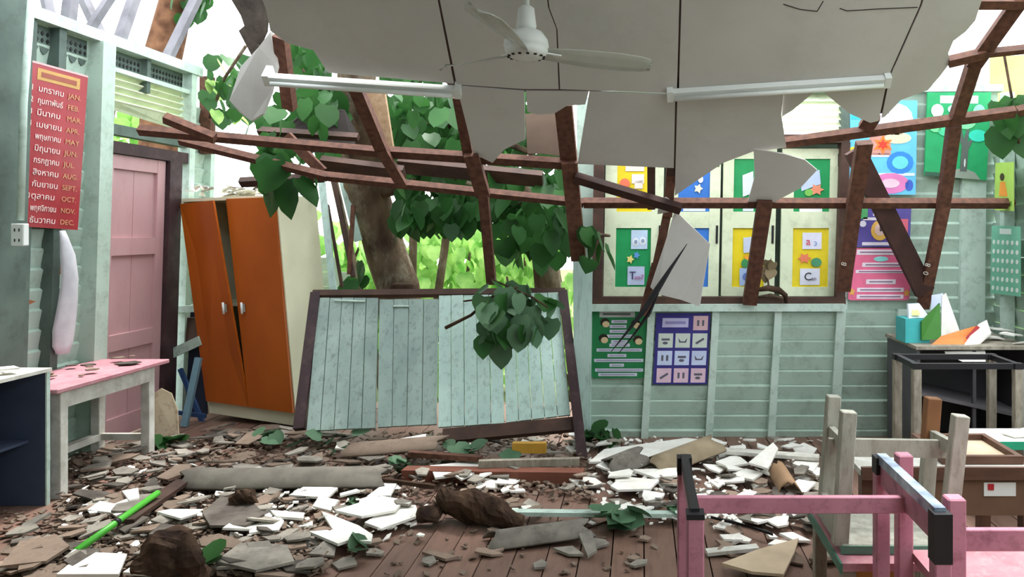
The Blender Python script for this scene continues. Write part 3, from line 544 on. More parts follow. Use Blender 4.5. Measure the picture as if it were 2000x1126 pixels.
for k in range(12):
    c = V((random.uniform(-3.5, -3.14), random.uniform(4.2, 4.95), .601+.003*k)); r = random.uniform(.02, .1 if k < 4 else .05); a0 = random.uniform(0, 6)
    tag(prism('roof_shard', [c+V((r*math.cos(a0+i*1.26)*random.uniform(.6, 1), r*math.sin(a0+i*1.26)*random.uniform(.6, 1), 0)) for i in range(5)], (0, 0, .006), CEMENTB if k % 3 else CEMENTD), 'thin brown-grey roof shard lying on the pink table top', 'shard', 'shards on the pink table')
# navy open shelf at the left edge
t = thing('open_shelf', 'navy blue open shelf unit at the left edge with dusty top', 'shelf', (-3.35, 3.9, 0))
box('side_panel', (-3.58, 4.02, 0), (-3.11, 4.04, .70), BLUEGREY, t); box('side_panel', (-3.58, 3.70, 0), (-3.11, 3.72, .70), GREENL, t)
box('top_board', (-3.58, 3.70, .70), (-3.10, 4.05, .718), DUSTY, t); box('shelf_board', (-3.58, 3.72, .33), (-3.2, 4.02, .345), BLUEGREY, t); box('back_panel', (-3.60, 3.70, 0), (-3.58, 4.04, .70), BLUEGREY, t); box('edge_strip', (-3.112, 4.018, 0), (-3.104, 4.042, .70), GREENL, t)
for k in range(9):
    c = V((random.uniform(-3.5, -3.16), random.uniform(3.75, 4.0), .719+.003*k)); r = random.uniform(.03, .09)
    tag(prism('ceiling_shard', [c+V((r*math.cos(i*1.5+k)*random.uniform(.6, 1), r*math.sin(i*1.5+k)*random.uniform(.6, 1), 0)) for i in range(4)], (0, 0, .008), WHITESH), 'white ceiling crumb lying on the navy shelf unit', 'shard', 'crumbs on the navy shelf')
# things on the left wall
sp = Sheet('month_chart', [wl(57, 116, .06), wl(172, 148, .06), wl(152, 449, .06), wl(34, 441, .06)], mat('red_chart', (158, 52, 60), .3, (146, 44, 52), 4, bump=0, spec=.5), (1, 0, 0), .004)
tag(sp.o, 'red chart of the Thai months with English short forms, on the left wall', 'poster')
sp.rect(.14, .035, .86, .105, (190, 150, 90)); sp.rect(.2, .055, .8, .085, (150, 84, 70), 'text_line', .0025)
MON = ['มกราคม', 'กุมภาพันธ์', 'มีนาคม', 'เมษายน', 'พฤษภาคม', 'มิถุนายน', 'กรกฎาคม', 'สิงหาคม', 'กันยายน', 'ตุลาคม', 'พฤศจิกายน', 'ธันวาคม']
ENG = ['JAN.', 'FEB.', 'MAR.', 'APR.', 'MAY', 'JUN.', 'JUL.', 'AUG.', 'SEPT.', 'OCT.', 'NOV.', 'DEC.']
for k in range(12):
    v = .175+.0725*k; sp.text(str(k+1), .045, v, .05, (232, 214, 206)); sp.text(MON[k], .16, v, .052, (226, 206, 202), .42); sp.text(ENG[k], .66, v, .045, (198, 150, 112), .26)
sp.rect(0, 0, 1, .012, (214, 170, 172), 'edge_strip')
pb = []; bx, by = wl(112, 450, .07), wl(118, 690, .07)
prof = [(0, .015), (.06, .03), (.2, .05), (.4, .065), (.6, .075), (.8, .085), (.93, .08), (1, .045)]
vs = []; fs = []
for i, (t_, r_) in enumerate(prof):
    for k in range(10):
        a = 2*math.pi*k/10; c = bx.lerp(by, t_)+V((.02*math.sin(t_*5), .03*math.sin(t_*3), 0)); vs.append(c+V((.03*math.cos(a)*(1 if t_ > .1 else .5)+.03, r_*.95*math.sin(a)*(1+.15*math.sin(5*a+i)), 0)))
for i in range(7):
    for k in range(10): fs.append([i*10+k, i*10+(k+1) % 10, i*10+10+(k+1) % 10, i*10+10+k])
fs += [list(range(10)), list(range(70, 80))]
tag(mk('plastic_bag', vs, fs, PLASTIC, None, True), 'long white plastic bag hanging on the wall below the red month chart', 'bag')
tag(tube('conduit_pipe', [wl(62, -10, .22), wl(46, 200, .22), wl(40, 430, .22)], .018, GREENL), 'pale conduit pipe running down the corner post at left', 'pipe')
sk = thing('socket_box', 'white wall socket box at the end of the conduit pipe', 'socket', at(33, 480, 4.2)); c = at(33, 458, 4.12)
box('housing', c-V((.035, .0, .06)), c+V((.035, .04, .06)), WHITE, sk, .004)
for dz in (-.03, .025):
    for dx in (-.012, .012): box('slot', c+V((dx-.003, -.002, dz-.008)), c+V((dx+.003, .003, dz+.008)), BLACK, sk)
for (px, py, lab) in ((48, 588, 'brown paper bird cut-out on the left wall near the navy shelf'), (118, 522, 'small brown paper bird cut-out behind the plastic bag')):
    P = [(-22, 10), (-8, 0), (-10, -24), (4, -4), (24, 0), (4, 8), (-10, 22)]
    tag(prism('paper_bird', [wl(px+a*.9, py+b, .04) for a, b in P], (.003, 0, 0), flat((150, 92, 60))), lab, 'paper cut-out', 'paper birds on the left wall')
# between door and cabinet
tag(prism('rusty_panel', [at(300, 862, 5.25), at(300, 768, 5.32), at(314, 758, 5.33), at(334, 768, 5.33), at(346, 800, 5.3), at(349, 862, 5.25)], (.0, .012, 0), mat('stained_cream', (206, 190, 164), .8, (190, 172, 144), 6, dirt=(120, 76, 48), dirt_amt=.8, dirt_scale=12)), 'cream panel with rusty stains leaning at the door foot', 'panel')
tag(prism('dark_panel', [at(342, 838, 6.0), at(342, 612, 6.05), at(396, 606, 6.05), at(404, 838, 6.0)], (0, .02, 0), mat('navy_cloth', (34, 38, 56), .85)), 'dark navy panel standing behind the overturned blue chair', 'panel')
bc = thing('blue_chair', 'overturned chair with a light blue leg between the door and the orange cabinet', 'chair', at(370, 840, 5.75))
beam('leg', at(388, 698, 5.7), at(360, 832, 5.62), .045, .03, flat((112, 146, 160)), bc); beam('leg', at(352, 720, 5.9), at(398, 830, 5.8), .03, .025, flat((44, 70, 112)), bc)
beam('rail', at(336, 690, 5.85), at(392, 664, 5.8), .07, .025, GREENL, bc); beam('rail', at(338, 604, 5.95), at(388, 602, 5.95), .05, .025, GREENL, bc); prism('seat', [at(336, 620, 6.0), at(380, 620, 6.0), at(392, 670, 5.98), at(340, 690, 5.98)], (0, .02, 0), BROWNFR, bc)
beam('rail', at(345, 805, 5.75), at(402, 812, 5.72), .03, .02, flat((44, 70, 112)), bc)
# ------------------------------------------------------------------ posters on the back wall
def qd(x0, y0, x1, y1, off=-.02, s_=.05, Y=None): return [wb(x0-s_*(y0-y1)/2*0+0, y0, off), wb(x1, y0, off), wb(x1-s_*(y1-y0), y1, off), wb(x0-s_*(y1-y0), y1, off)]
p = Sheet('text_poster', qd(1156, 603, 1264, 738, -.012, .02), flat((34, 120, 70)), (0, -1, 0), .003, cut=.06); tag(p.o, 'green poster of white text strips with children faces, low on the wall left', 'poster')
p.rect(.14, .03, .78, .12, (176, 178, 176))
p.rect(.2, .06, .7, .09, (96, 100, 98), 'text_line', .0025)
for (u0, u1, v) in ((.36, .64, .16), (.33, .63, .23), (.33, .68, .30), (.28, .76, .37), (.36, .66, .45), (.33, .7, .50), (.1, .92, .57), (.3, .64, .65), (.06, .95, .72), (.34, .6, .79), (.08, .95, .86), (.14, .84, .925)):
    s_ = p.rect(u0, v, u1, v+.045, (204, 204, 222)); p.rect(u0+.04, v+.015, u1-.04, v+.03, (150, 150, 172), 'text_line', .0025, s_)
for (u, v) in ((.24, .22), (.8, .24), (.22, .45), (.84, .47)): p.oval(u, v-.03, .085, .06, (40, 34, 26)); p.oval(u+.02, v, .065, .045, (214, 190, 150), h=.003)
p = Sheet('picture_poster', qd(1282, 611, 1388, 750, -.012, .05), flat((58, 52, 128)), (0, -1, 0), .003); tag(p.o, 'blue and purple poster with rows of small picture squares, low on the wall', 'poster')
p.rect(.12, .07, .6, .2, (196, 190, 230)); p.rect(.17, .115, .55, .155, (150, 142, 196), 'text_line', .0025)
for r in range(4):
    for c in range(3):
        if r == 0 and c < 2: continue
        colr = [(214, 176, 184), (206, 214, 206), (198, 208, 240), (226, 192, 210)][r]
        u0 = .06+.315*c; v0 = .04+.245*r+(.0 if r else 0); s_ = p.rect(u0, v0, u0+.27, v0+.2, colr, 'picture_square')
        k_ = (r*3+c) % 4; dk = (96, 96, 110)
        if k_ == 0: p.poly([(u0+.05, v0+.06), (u0+.1, v0+.11), (u0+.17, v0+.11), (u0+.22, v0+.06), (u0+.2, v0+.13), (u0+.07, v0+.13)], dk, parent=s_)
        elif k_ == 1: p.poly([(u0+.05, v0+.13), (u0+.2, v0+.06), (u0+.22, v0+.085), (u0+.08, v0+.155)], dk, parent=s_)
        elif k_ == 2: p.rect(u0+.07, v0+.06, u0+.11, v0+.14, dk, 'printed_shape', .0025, s_); p.rect(u0+.16, v0+.06, u0+.2, v0+.14, dk, 'printed_shape', .0025, s_)
        else: p.rect(u0+.06, v0+.07, u0+.21, v0+.1, dk, 'printed_shape', .0025, s_); p.oval(u0+.13, v0+.135, .05, .02, dk, parent=s_)
p = Sheet('round_poster', qd(1660, 196, 1792, 380, -.03, .02), flat((108, 196, 236)), (0, -1, 0), .003); tag(p.o, 'large light blue poster with round colourful pictures behind the joists', 'poster')
p.rect(.02, .02, .5, .2, (60, 190, 230)); p.oval(.68, .2, .26, .17, (226, 226, 240)); p.rect(.3, .36, .62, .58, (206, 150, 140)); p.star(.5, .47, .16, .11, (240, 130, 60), 6); p.star(.5, .47, .09, .06, (220, 66, 50), 6, .004)
p.oval(.72, .4, .2, .06, (240, 230, 190)); p.oval(.76, .66, .2, .12, (60, 140, 226)); p.oval(.76, .66, .12, .07, (110, 214, 220), h=.0035); p.oval(.62, .88, .28, .11, (226, 130, 190)); p.oval(.62, .88, .14, .05, (236, 200, 220), h=.0035); p.oval(.06, .58, .08, .09, (240, 220, 60)); p.rect(.34, .77, .98, .8, (220, 232, 250)); p.rect(.3, .56, .6, .6, (214, 220, 250))
p.oval(.12, .86, .1, .06, (214, 80, 120)); p.oval(.9, .9, .06, .06, (70, 100, 200))
p = Sheet('clock_poster', qd(1674, 404, 1780, 482, -.03, .04), flat((96, 84, 160)), (0, -1, 0), .003); tag(p.o, 'purple poster with a yellow clock face above the pink poster', 'poster')
p.rect(.3, .02, .62, .22, (232, 226, 240)); p.rect(.35, .1, .57, .15, (130, 120, 158), 'text_line', .0025); p.rect(.12, .26, .72, .33, (236, 226, 236)); p.oval(.44, .58, .17, .26, (232, 184, 90)); p.oval(.44, .56, .1, .16, (226, 190, 180), h=.003); p.rect(.43, .46, .45, .6, (60, 50, 60), 'clock_hand', .004); p.poly([(.44, .58), (.53, .44), (.545, .47), (.455, .62)], (60, 50, 60), 'clock_hand', .004); p.rect(.12, .88, .82, .96, (236, 226, 240)); p.oval(.12, .42, .06, .08, (230, 226, 240)); p.rect(.74, .3, .95, .8, (226, 110, 130)); p.rect(0, 0, .2, .3, (90, 170, 110))
p = Sheet('pink_poster', qd(1662, 484, 1782, 586, -.025, .06), flat((236, 112, 150)), (0, -1, 0), .003, cut=.04); tag(p.o, 'pink poster with white text strips right of the window', 'poster')
for (u0, v0, u1, v1) in ((.1, .03, .8, .13), (.2, .28, .86, .36), (.1, .42, .96, .48), (.28, .60, .76, .69), (.14, .76, .9, .84), (.14, .89, .9, .97)):
    s_ = p.rect(u0, v0, u1, v1, (238, 224, 236)); p.rect(u0+.05, (v0+v1)/2-.012, u1-.05, (v0+v1)/2+.012, (150, 110, 140), 'text_line', .0025, s_)
p.oval(.5, .21, .12, .05, (150, 226, 226)); p.star(.06, .84, .06, .08, (240, 180, 90)); p.star(.95, .86, .06, .08, (240, 170, 90))
p = Sheet('tree_picture', [wb(1812, 180, -.04), wb(1936, 180, -.04), wb(1927, 352, -.04), wb(1806, 342, -.04)], flat((44, 164, 104)), (0, -1, 0), .02); tag(p.o, 'green board with a paper cut-out tree high on the wall', 'picture')
p.rect(.2, .04, .8, .13, (226, 240, 236), 'title_strip'); tr = p.poly([(.56, .42), (.60, .56), (.64, .42), (.68, .42), (.66, .58), (.78, .5), (.68, .66), (.67, .92), (.56, .92), (.57, .62), (.5, .5), (.55, .52)], (96, 104, 100), 'paper_trunk', .004); p.oval(.63, .82, .012, .05, (236, 240, 240), 'paper_shape', .006)
for (u, v, ru, rv, colr) in ((.14, .38, .12, .10, (120, 226, 150)), (.3, .46, .12, .06, (80, 200, 150)), (.62, .34, .16, .09, (130, 230, 160)), (.82, .5, .15, .07, (60, 214, 186)), (.16, .22, .1, .08, (206, 244, 226)), (.46, .2, .14, .06, (180, 240, 216)), (.82, .24, .1, .1, (150, 236, 190))): p.oval(u, v, ru, rv, colr, 'paper_foliage', .005)
p.poly([(.5, .9), (.62, .88), (.8, .92), (.9, 1), (.4, 1)], (150, 160, 150), 'paper_ground', .003); p.rect(0, .955, .3, 1, (60, 96, 80), 'dark_edge', .003)
def wr(px, py, off=.0): Y = (XR+off)*F/(px-CX); return at(px, py, Y)
p = Sheet('calendar', [wr(1937, 440, -.065), wr(1993, 442, -.065), wr(1993, 579, -.065), wr(1934, 572, -.065)], flat((120, 190, 160)), (-1, 0, 0), .003); tag(p.o, 'pale green wall calendar with columns of white dots on the right wall', 'calendar')
p.rect(.3, .04, .7, .12, (226, 240, 232), 'title_strip')
for r in range(6):
    for c in range(6): p.oval(.1+.16*c, .24+.135*r, .045, .035, (232, 240, 234), 'printed_dot', n=8)
p = Sheet('yellow_poster', [wr(1944, 318, -.065), wr(1980, 316, -.065), wr(1980, 412, -.065), wr(1942, 410, -.065)], flat((170, 206, 96)), (-1, 0, 0), .003); tag(p.o, 'narrow yellow-green poster of a small figure on the right wall', 'poster')
p.oval(.4, .3, .12, .08, (70, 60, 40)); p.poly([(.3, .4), (.55, .4), (.7, .7), (.25, .7)], (230, 150, 60)); p.rect(.1, .8, .9, .9, (96, 140, 60))
tag(prism('yellow_sheet', [at(1935, 112, 5.9), at(2080, 100, 5.9), at(2080, 240, 5.9), at(1935, 232, 5.9)], (0, .02, 0), mat('yellow_wall', (226, 214, 132), .7)), 'sunlit pale yellow wall outside beyond the right wall top', 'wall panel')
# ------------------------------------------------------------------ desks and stools, right
def frame(name, label, x0, x1, y0, y1, ht, m, t_=.045, rail=.06, rails=(), cat='desk', capm=None, bev=.004, lean=0):
    f = thing(name, label, cat, ((x0+x1)/2, (y0+y1)/2, 0))
    for x_, y_ in ((x0, y0), (x1, y0), (x1, y1), (x0, y1)):
        lg = box('leg', (x_-t_/2, y_-t_/2, 0), (x_+t_/2, y_+t_/2, ht), m, f, bev)
        if capm: box('leg_cap', (x_-t_/2-.001, y_-t_/2-.001, ht-.03), (x_+t_/2+.001, y_+t_/2+.001, ht+.002), capm, lg)
    for (a, b, z, hh, mm) in rails: beam('rail', (*a, z), (*b, z), hh, .022, mm, f, hint=V((-(b[1]-a[1]), b[0]-a[0], 0)), bevel=.002)
    return f
# pink desk frame A: no top, the middle rail crosses it
ax0, ax1, ay0, ay1 = .135, .735, 1.88, 2.34
fa = frame('pink_desk_frame', 'pink desk frame without a top, two black and silver capped side rails', ax0, ax1, ay0, ay1, .75, PINK, .042, rails=[((ax0, 2.12), (ax1, 2.12), .685, .045, PINK)])
beam('side_rail', (ax0, ay0, .745), (ax0, ay1, .745), .03, .022, BLACK, fa, hint=(1, 0, 0)); beam('side_rail', (ax0, ay0, .71), (ax0, ay1, .71), .045, .018, PINK, fa, hint=(1, 0, 0))
SILV = mat('silver_edge', (176, 192, 208), .3, (96, 108, 128), 16, spec=.6); beam('edge_trim', (ax1, ay0, .748), (ax1, ay1, .748), .028, .028, SILV, fa, hint=(1, 0, 0)); beam('side_rail', (ax1, ay0, .70), (ax1, ay1, .70), .06, .018, PINK, fa, hint=(1, 0, 0))
for (x_, y_, h_) in ((ax0, ay1, .05), (ax1, ay1, .05), (ax1, ay0, .12), (ax0, ay0, .012)): box('leg_cap', (x_-.022, y_-.022, .752-h_), (x_+.022, y_+.022, .753), BLACK, fa)
bx0, bx1, by0, by1 = .81, 1.42, 1.98, 2.36
fb = frame('pink_desk_frame', 'pink desk frame at the right edge with a pink shelf board between its legs', bx0, bx1, by0, by1, .755, PINK, .046, rails=[((bx0, by0), (bx1, by0), .645, .055, PINK), ((bx0, by0), (bx0, by1), .645, .055, PINK)])
box('shelf_board', (bx0+.02, by0-.30, .435), (bx1, by1, .46), PINKTOP, fb)
for y_ in (by0-.26,): box('shelf_support', (bx0+.08, y_-.02, 0), (bx0+.12, y_+.02, .435), PINK, fb); box('shelf_support', (bx1-.08, y_-.02, 0), (bx1-.04, y_+.02, .435), PINK, fb)
# low pink table with the upturned pale chair on it
ld = thing('low_table', 'low pink topped table with a green edge carrying the upturned pale chair', 'table', (.8, 2.6, 0))
box('table_top', (.63, 2.40, .375), (1.07, 2.86, .40), PINKTOP, ld); box('edge_strip', (.625, 2.395, .37), (.632, 2.865, .402), flat((70, 120, 100)), ld)
for x_ in (.66, 1.04):
    for y_ in (2.44, 2.82): box('leg', (x_-.022, y_-.022, 0), (x_+.022, y_+.022, .375), GREYW, ld, .003)
uc = thing('upturned_chair', 'pale wooden chair turned upside down on the low pink table', 'chair', (.82, 2.62, .40))
box('seat', (.65, 2.47, .402), (1.05, 2.84, .43), PALEW, uc, .004); box('seat_edge', (.645, 2.464, .402), (1.055, 2.47, .428), flat((96, 140, 120)), uc)
for (a, b, mm) in ((at(1640, 1062, 2.50), at(1657, 802, 2.50), PALEW), (at(1852, 1030, 2.50), at(1876, 810, 2.50), PALEW), (at(1610, 1010, 2.80), at(1628, 772, 2.80), PALEW)): beam('leg', a, b, .048, .045, mm, uc, bevel=.003)
beam('leg', at(1806, 1000, 2.80), at(1816, 872, 2.80), .048, .045, PALEW, uc, bevel=.003); beam('leg', at(1814, 880, 2.80), at(1822, 776, 2.80), .052, .048, mat('bare_wood', (148, 102, 68), .7), uc, bevel=.003)
beam('rail', at(1618, 872, 2.66), at(1862, 876, 2.66), .06, .022, PALEW, uc); beam('rail', at(1622, 842, 2.80), at(1652, 872, 2.50), .045, .022, PALEW, uc, hint=(1, 0, 0)); beam('rail', at(1818, 850, 2.80), at(1868, 878, 2.50), .045, .022, PALEW, uc, hint=(1, 0, 0))
beam('rail', at(1606, 985, 2.80), at(1640, 1030, 2.50), .10, .02, PALEW, uc, hint=(1, 0, 0))
# brown desk with a cardboard drawer and a tray
bd = thing('brown_desk', 'brown wooden desk with a lipped top and a drawer box below', 'desk', (1.25, 3.35, 0))
box('desk_top', (.90, 3.12, .44), (1.62, 3.60, .465), DUSTY, bd); box('top_lip', (.90, 3.11, .43), (1.62, 3.13, .48), BROWNDESK, bd)
box('drawer_box', (1.06, 3.13, .28), (1.60, 3.55, .43), mat('cardboard_brown', (116, 88, 70), .8), bd); box('drawer_label', (1.40, 3.126, .36), (1.53, 3.13, .415), WHITE, bd); box('drawer_label', (1.415, 3.123, .385), (1.44, 3.127, .41), flat((180, 40, 50)), bd)
for x_ in (.93, 1.59):
    for y_ in (3.16, 3.56): box('leg', (x_-.025, y_-.025, 0), (x_+.025, y_+.025, .44), BROWNDESK, bd)
ty = thing('wooden_tray', 'dark wooden tray frame lying on the brown desk', 'tray', (1.4, 3.35, .466))
for lo, hi in (((1.26, 3.2, .466), (1.60, 3.225, .50)), ((1.26, 3.54, .466), (1.60, 3.565, .50)), ((1.26, 3.225, .466), (1.285, 3.54, .50)), ((1.575, 3.225, .466), (1.60, 3.54, .50))): box('tray_side', lo, hi, BROWNDESK, ty)
box('tray_base', (1.285, 3.225, .466), (1.575, 3.54, .475), mat('tray_paper', (196, 176, 150), .8), ty)
tag(box('wooden_box', (.80, 3.02, 0), (1.02, 3.09, .24), mat('honey_wood', (176, 112, 56), .6, (150, 90, 44)), bevel=.004), 'honey coloured wooden box under the upturned chair', 'box')
# tall grey desk frame
ff = frame('grey_desk_frame', 'tall worn grey desk frame with black top rails before the dark shelf', 1.50, 2.05, 4.17, 4.48, .72, GREYW, .045, capm=BLACK)
for a, b in (((1.5, 4.17), (2.05, 4.17)), ((1.5, 4.48), (2.05, 4.48))): beam('top_rail', (*a, .705), (*b, .705), .03, .03, BLACK, ff, hint=(0, 1, 0))
for x_ in (1.5, 2.05): beam('top_rail', (x_, 4.17, .705), (x_, 4.48, .705), .03, .03, BLACK, ff, hint=(1, 0, 0))
# dark metal shelf with papers
dm = thing('metal_shelf', 'dark metal shelf unit heaped with papers at the right end of the back wall', 'shelf', (2.0, 4.95, 0))
box('side_panel', (1.68, 4.66, 0), (1.70, 5.22, .72), STEEL, dm); box('side_panel', (2.38, 4.66, 0), (2.40, 5.22, .72), STEEL, dm); box('back_panel', (1.70, 5.20, 0), (2.38, 5.22, .72), STEEL, dm)
box('top_board', (1.67, 4.64, .72), (2.41, 5.23, .74), GREYW, dm); beam('mid_board', (1.70, 4.92, .45), (2.38, 4.92, .30), .02, .54, mat('grey_metal', (112, 108, 112), .5), dm, hint=(0, 1, 0)); box('front_post', (2.02, 4.66, .0), (2.04, 4.68, .72), STEEL, dm); box('bottom_board', (1.70, 4.68, .06), (2.38, 5.20, .08), STEEL, dm)
tag(box('grey_fabric_board', (2.12, 4.30, 0.0), (2.30, 4.34, .66), mat('grey_cloth', (150, 154, 156), .9, (136, 140, 142), 60)), 'grey cloth covered board standing behind the grey desk frame', 'board')
gt = thing('green_edge_table', 'low white table with a teal edge at the right behind the brown desk', 'table', (1.95, 3.98, 0)); box('table_top', (1.68, 3.84, .36), (2.28, 4.10, .385), DUSTY, gt); box('edge_strip', (1.67, 3.835, .345), (2.29, 3.84, .386), flat((50, 170, 130)), gt)
for x_ in (1.72, 2.24):
    for y_ in (3.87, 4.07): box('leg', (x_-.02, y_-.02, 0), (x_+.02, y_+.02, .36), GREYW, gt)
for k in range(6):
    a = V((1.9+.06*k, 3.9+.03*(k % 3), .388+.004*k)); tag(prism('ceiling_shard', [a, a+V((.1, .02, .0)), a+V((.08, .09, .01)), a+V((-.03, .07, 0))], (0, 0, .007), WHITESH), 'white board crumb on the low teal edged table', 'shard', 'crumbs on the teal edged table')
gp = 'papers heaped on the dark shelf'
tb = thing('teal_box', 'teal cardboard box with a yellow and white packet on the dark shelf', 'box', at(1785, 660, 4.8)); c = at(1785, 662, 4.8); c.z = .741
box('carton', c+V((-.06, -.02, 0)), c+V((.09, .16, .15)), flat((70, 180, 182)), tb); prism('packet', [c+V((-.03, 0, .151)), c+V((.1, .0, .155)), c+V((.07, .1, .235)), c+V((0, .1, .23))], (0, .03, 0), flat((206, 222, 230)), tb); prism('packet_label', [c+V((-.015, -.002, .17)), c+V((.04, -.002, .17)), c+V((.04, .03, .20)), c+V((.0, .03, .20))], (0, .002, 0), flat((226, 222, 140)), tb)
tag(prism('green_book', [at(1800, 664, 4.76), at(1800, 628, 4.76), at(1836, 592, 4.80), at(1838, 662, 4.76)], (.0, .02, 0), flat((66, 128, 48))), 'dark green book cover standing on the dark shelf', 'book', gp)
tag(prism('white_paper', [at(1838, 664, 4.80), at(1840, 578, 4.9), at(1848, 572, 4.92), at(1876, 650, 4.85), at(1860, 668, 4.8)], (0, .01, .0), WHITESH), 'white sheet standing upright beside the green book', 'paper', gp)
tag(prism('orange_paper', [at(1816, 680, 4.70), at(1838, 660, 4.76), at(1905, 640, 4.86), at(1914, 652, 4.84), at(1892, 682, 4.70)], (0, .004, .012), flat((236, 140, 76))), 'orange paper fanned out on the dark shelf', 'paper', gp)
tag(prism('white_book', [at(1884, 676, 4.70), at(1912, 636, 4.84), at(1928, 628, 4.86), at(1936, 652, 4.80), at(1900, 684, 4.70)], (0, .004, .012), WHITESH), 'white booklet with a red stripe leaning on the dark shelf', 'book', gp)
tag(prism('red_strip', [at(1886, 660, 4.74), at(1908, 636, 4.82), at(1914, 640, 4.82), at(1892, 664, 4.74)], (0, .002, .004), flat((170, 60, 60))), 'dark red strip of paper among the papers on the shelf', 'paper', gp)
tag(prism('blue_paper', [at(1818, 605, 5.0), at(1820, 576, 5.05), at(1842, 572, 5.05), at(1842, 596, 5.0)], (0, .006, 0), flat((206, 214, 236))), 'pale blue sheet standing behind the green book', 'paper', gp)
tag(prism('white_board_sheet', [at(1846, 690, 4.66), at(1925, 688, 4.66), at(1925, 706, 4.6), at(1880, 706, 4.6)], (0, .01, .012), WHITESH), 'white board sheet lying at the front of the dark shelf', 'paper', gp)
for k in range(9):
    c = V((random.uniform(2.12, 2.38), random.uniform(4.7, 5.1), .742+.006*k)); r = random.uniform(.04, .1)
    tag(prism('ceiling_shard', [c+V((r*math.cos(i*1.4+k), r*.7*math.sin(i*1.4+k), random.uniform(0, .02))) for i in range(4)], (0, 0, .008), WHITESH), 'white board crumb on the right end of the dark shelf', 'shard', 'crumbs on the dark shelf')
# ================================================================== VEGETATION
tree = thing('fallen_tree', 'leafy tree with a mottled trunk that crashed through the back wall', 'tree', at(775, 640, 6.3)+V((0, 0, -.9)))
tk = tube('trunk', [at(800, 760, 6.2), at(778, 560, 6.3), at(756, 500, 6.35), at(735, 430, 6.3), at(715, 360, 6.2), at(706, 280, 6.0), at(700, 200, 5.8), at(690, 60, 5.4)], [.20, .175, .17, .165, .165, .15, .14, .12], BARK, tree, 14, .06)
for pts, r in (([(706, 300, 6.0), (800, 250, 5.9), (900, 240, 5.8), (1040, 300, 5.7)], [.06, .05, .04, .02]), ([(720, 380, 6.2), (850, 350, 6.1), (980, 380, 5.9), (1090, 450, 5.7), (1190, 460, 5.2)], [.06, .05, .04, .025, .01]), ([(1075, 610, 6.0), (1066, 520, 5.9), (1050, 440, 5.8), (1010, 340, 5.8)], [.11, .10, .08, .05]), ([(700, 230, 5.9), (640, 220, 5.7), (560, 280, 5.4), (530, 330, 5.2)], [.05, .04, .03, .01])):
    tube('branch', [at(*q) for q in pts], r, BARK, tree, 8, .05)
tag(box('cut_stump', at(762, 576, 5.75), at(818, 552, 5.90), BARKD, None, .01), 'brown wood block resting on the fallen window frame by the trunk', 'wood block')
def inside(poly, x, y):
    r = False; j = len(poly)-1
    for i in range(len(poly)):
        if (poly[i][1] > y) != (poly[j][1] > y) and x < (poly[j][0]-poly[i][0])*(y-poly[i][1])/(poly[j][1]-poly[i][1])+poly[i][0]: r = not r
        j = i
    return r
def scatter(poly, n, Y0, Y1):
    xs = [p[0] for p in poly]; ys = [p[1] for p in poly]; out = []
    while len(out) < n:
        a, b = random.uniform(min(xs), max(xs)), random.uniform(min(ys), max(ys))
        if inside(poly, a, b): out.append(at(a, b, random.uniform(Y0, Y1)))
    return out
zones = [([(760, 170), (905, 185), (900, 290), (770, 280)], 58, 5.3, 6.0, .17), ([(770, 350), (960, 380), (955, 420), (900, 440), (850, 450), (780, 440)], 68, 5.3, 6.1, .17), ([(950, 310), (1090, 330), (1120, 430), (1090, 500), (1000, 500), (955, 440)], 100, 5.1, 5.9, .18),
         ([(1140, 440), (1200, 440), (1205, 500), (1150, 510)], 9, 4.75, 4.95, .16), ([(500, 290), (600, 285), (600, 350), (520, 360)], 12, 4.75, 5.2, .26), ([(575, 165), (665, 170), (660, 240), (600, 260)], 16, 5.0, 5.6, .18), ([(640, 560), (705, 500), (715, 560)], 6, 5.9, 6.2, .15), ([(480, 200), (580, 210), (590, 280), (500, 290)], 12, 4.9, 5.3, .16)]
for poly, n, a, b, s_ in zones:
    for p in scatter(poly, n, a, b): leaf(tree, p, s_*random.uniform(.65, 1.1), LEAF, random.uniform(.6, 1.1))
pts = scatter([(760, 170), (1100, 190), (1120, 400), (1090, 460), (960, 430), (780, 420)], 420, 5.6, 6.6)
o = leaf_cloud('foliage', pts, [random.uniform(.1, .17) for _ in pts], LEAF, tree); o['kind'] = 'stuff'
# the broken bough over the shutters
bo = thing('broken_bough', 'broken leafy bough hanging over the right pair of mint shutters', 'branch', at(1000, 690, 4.8))
tube('twig', [at(870, 640, 4.95), at(920, 615, 4.92), at(960, 580, 4.9), at(1010, 560, 4.9)], [.012, .01, .008, .006], BARKD, bo, 6); tube('twig', [at(905, 588, 4.92), at(950, 582, 4.9)], .006, BARKD, bo, 6); tube('twig', [at(990, 540, 5.0), at(1000, 600, 4.9), at(985, 650, 4.85)], .007, BARKD, bo, 6); tube('twig', [at(960, 545, 5.0), at(1040, 580, 4.88), at(1070, 600, 4.85)], .007, BARKD, bo, 6)
for p in scatter([(935, 545), (1030, 545), (1085, 590), (1085, 625), (1020, 650), (985, 680), (940, 665), (950, 600)], 58, 4.72, 4.98): leaf(bo, p, random.uniform(.11, .17), LEAFD if random.random() < .6 else LEAF, random.uniform(.5, 1.0))
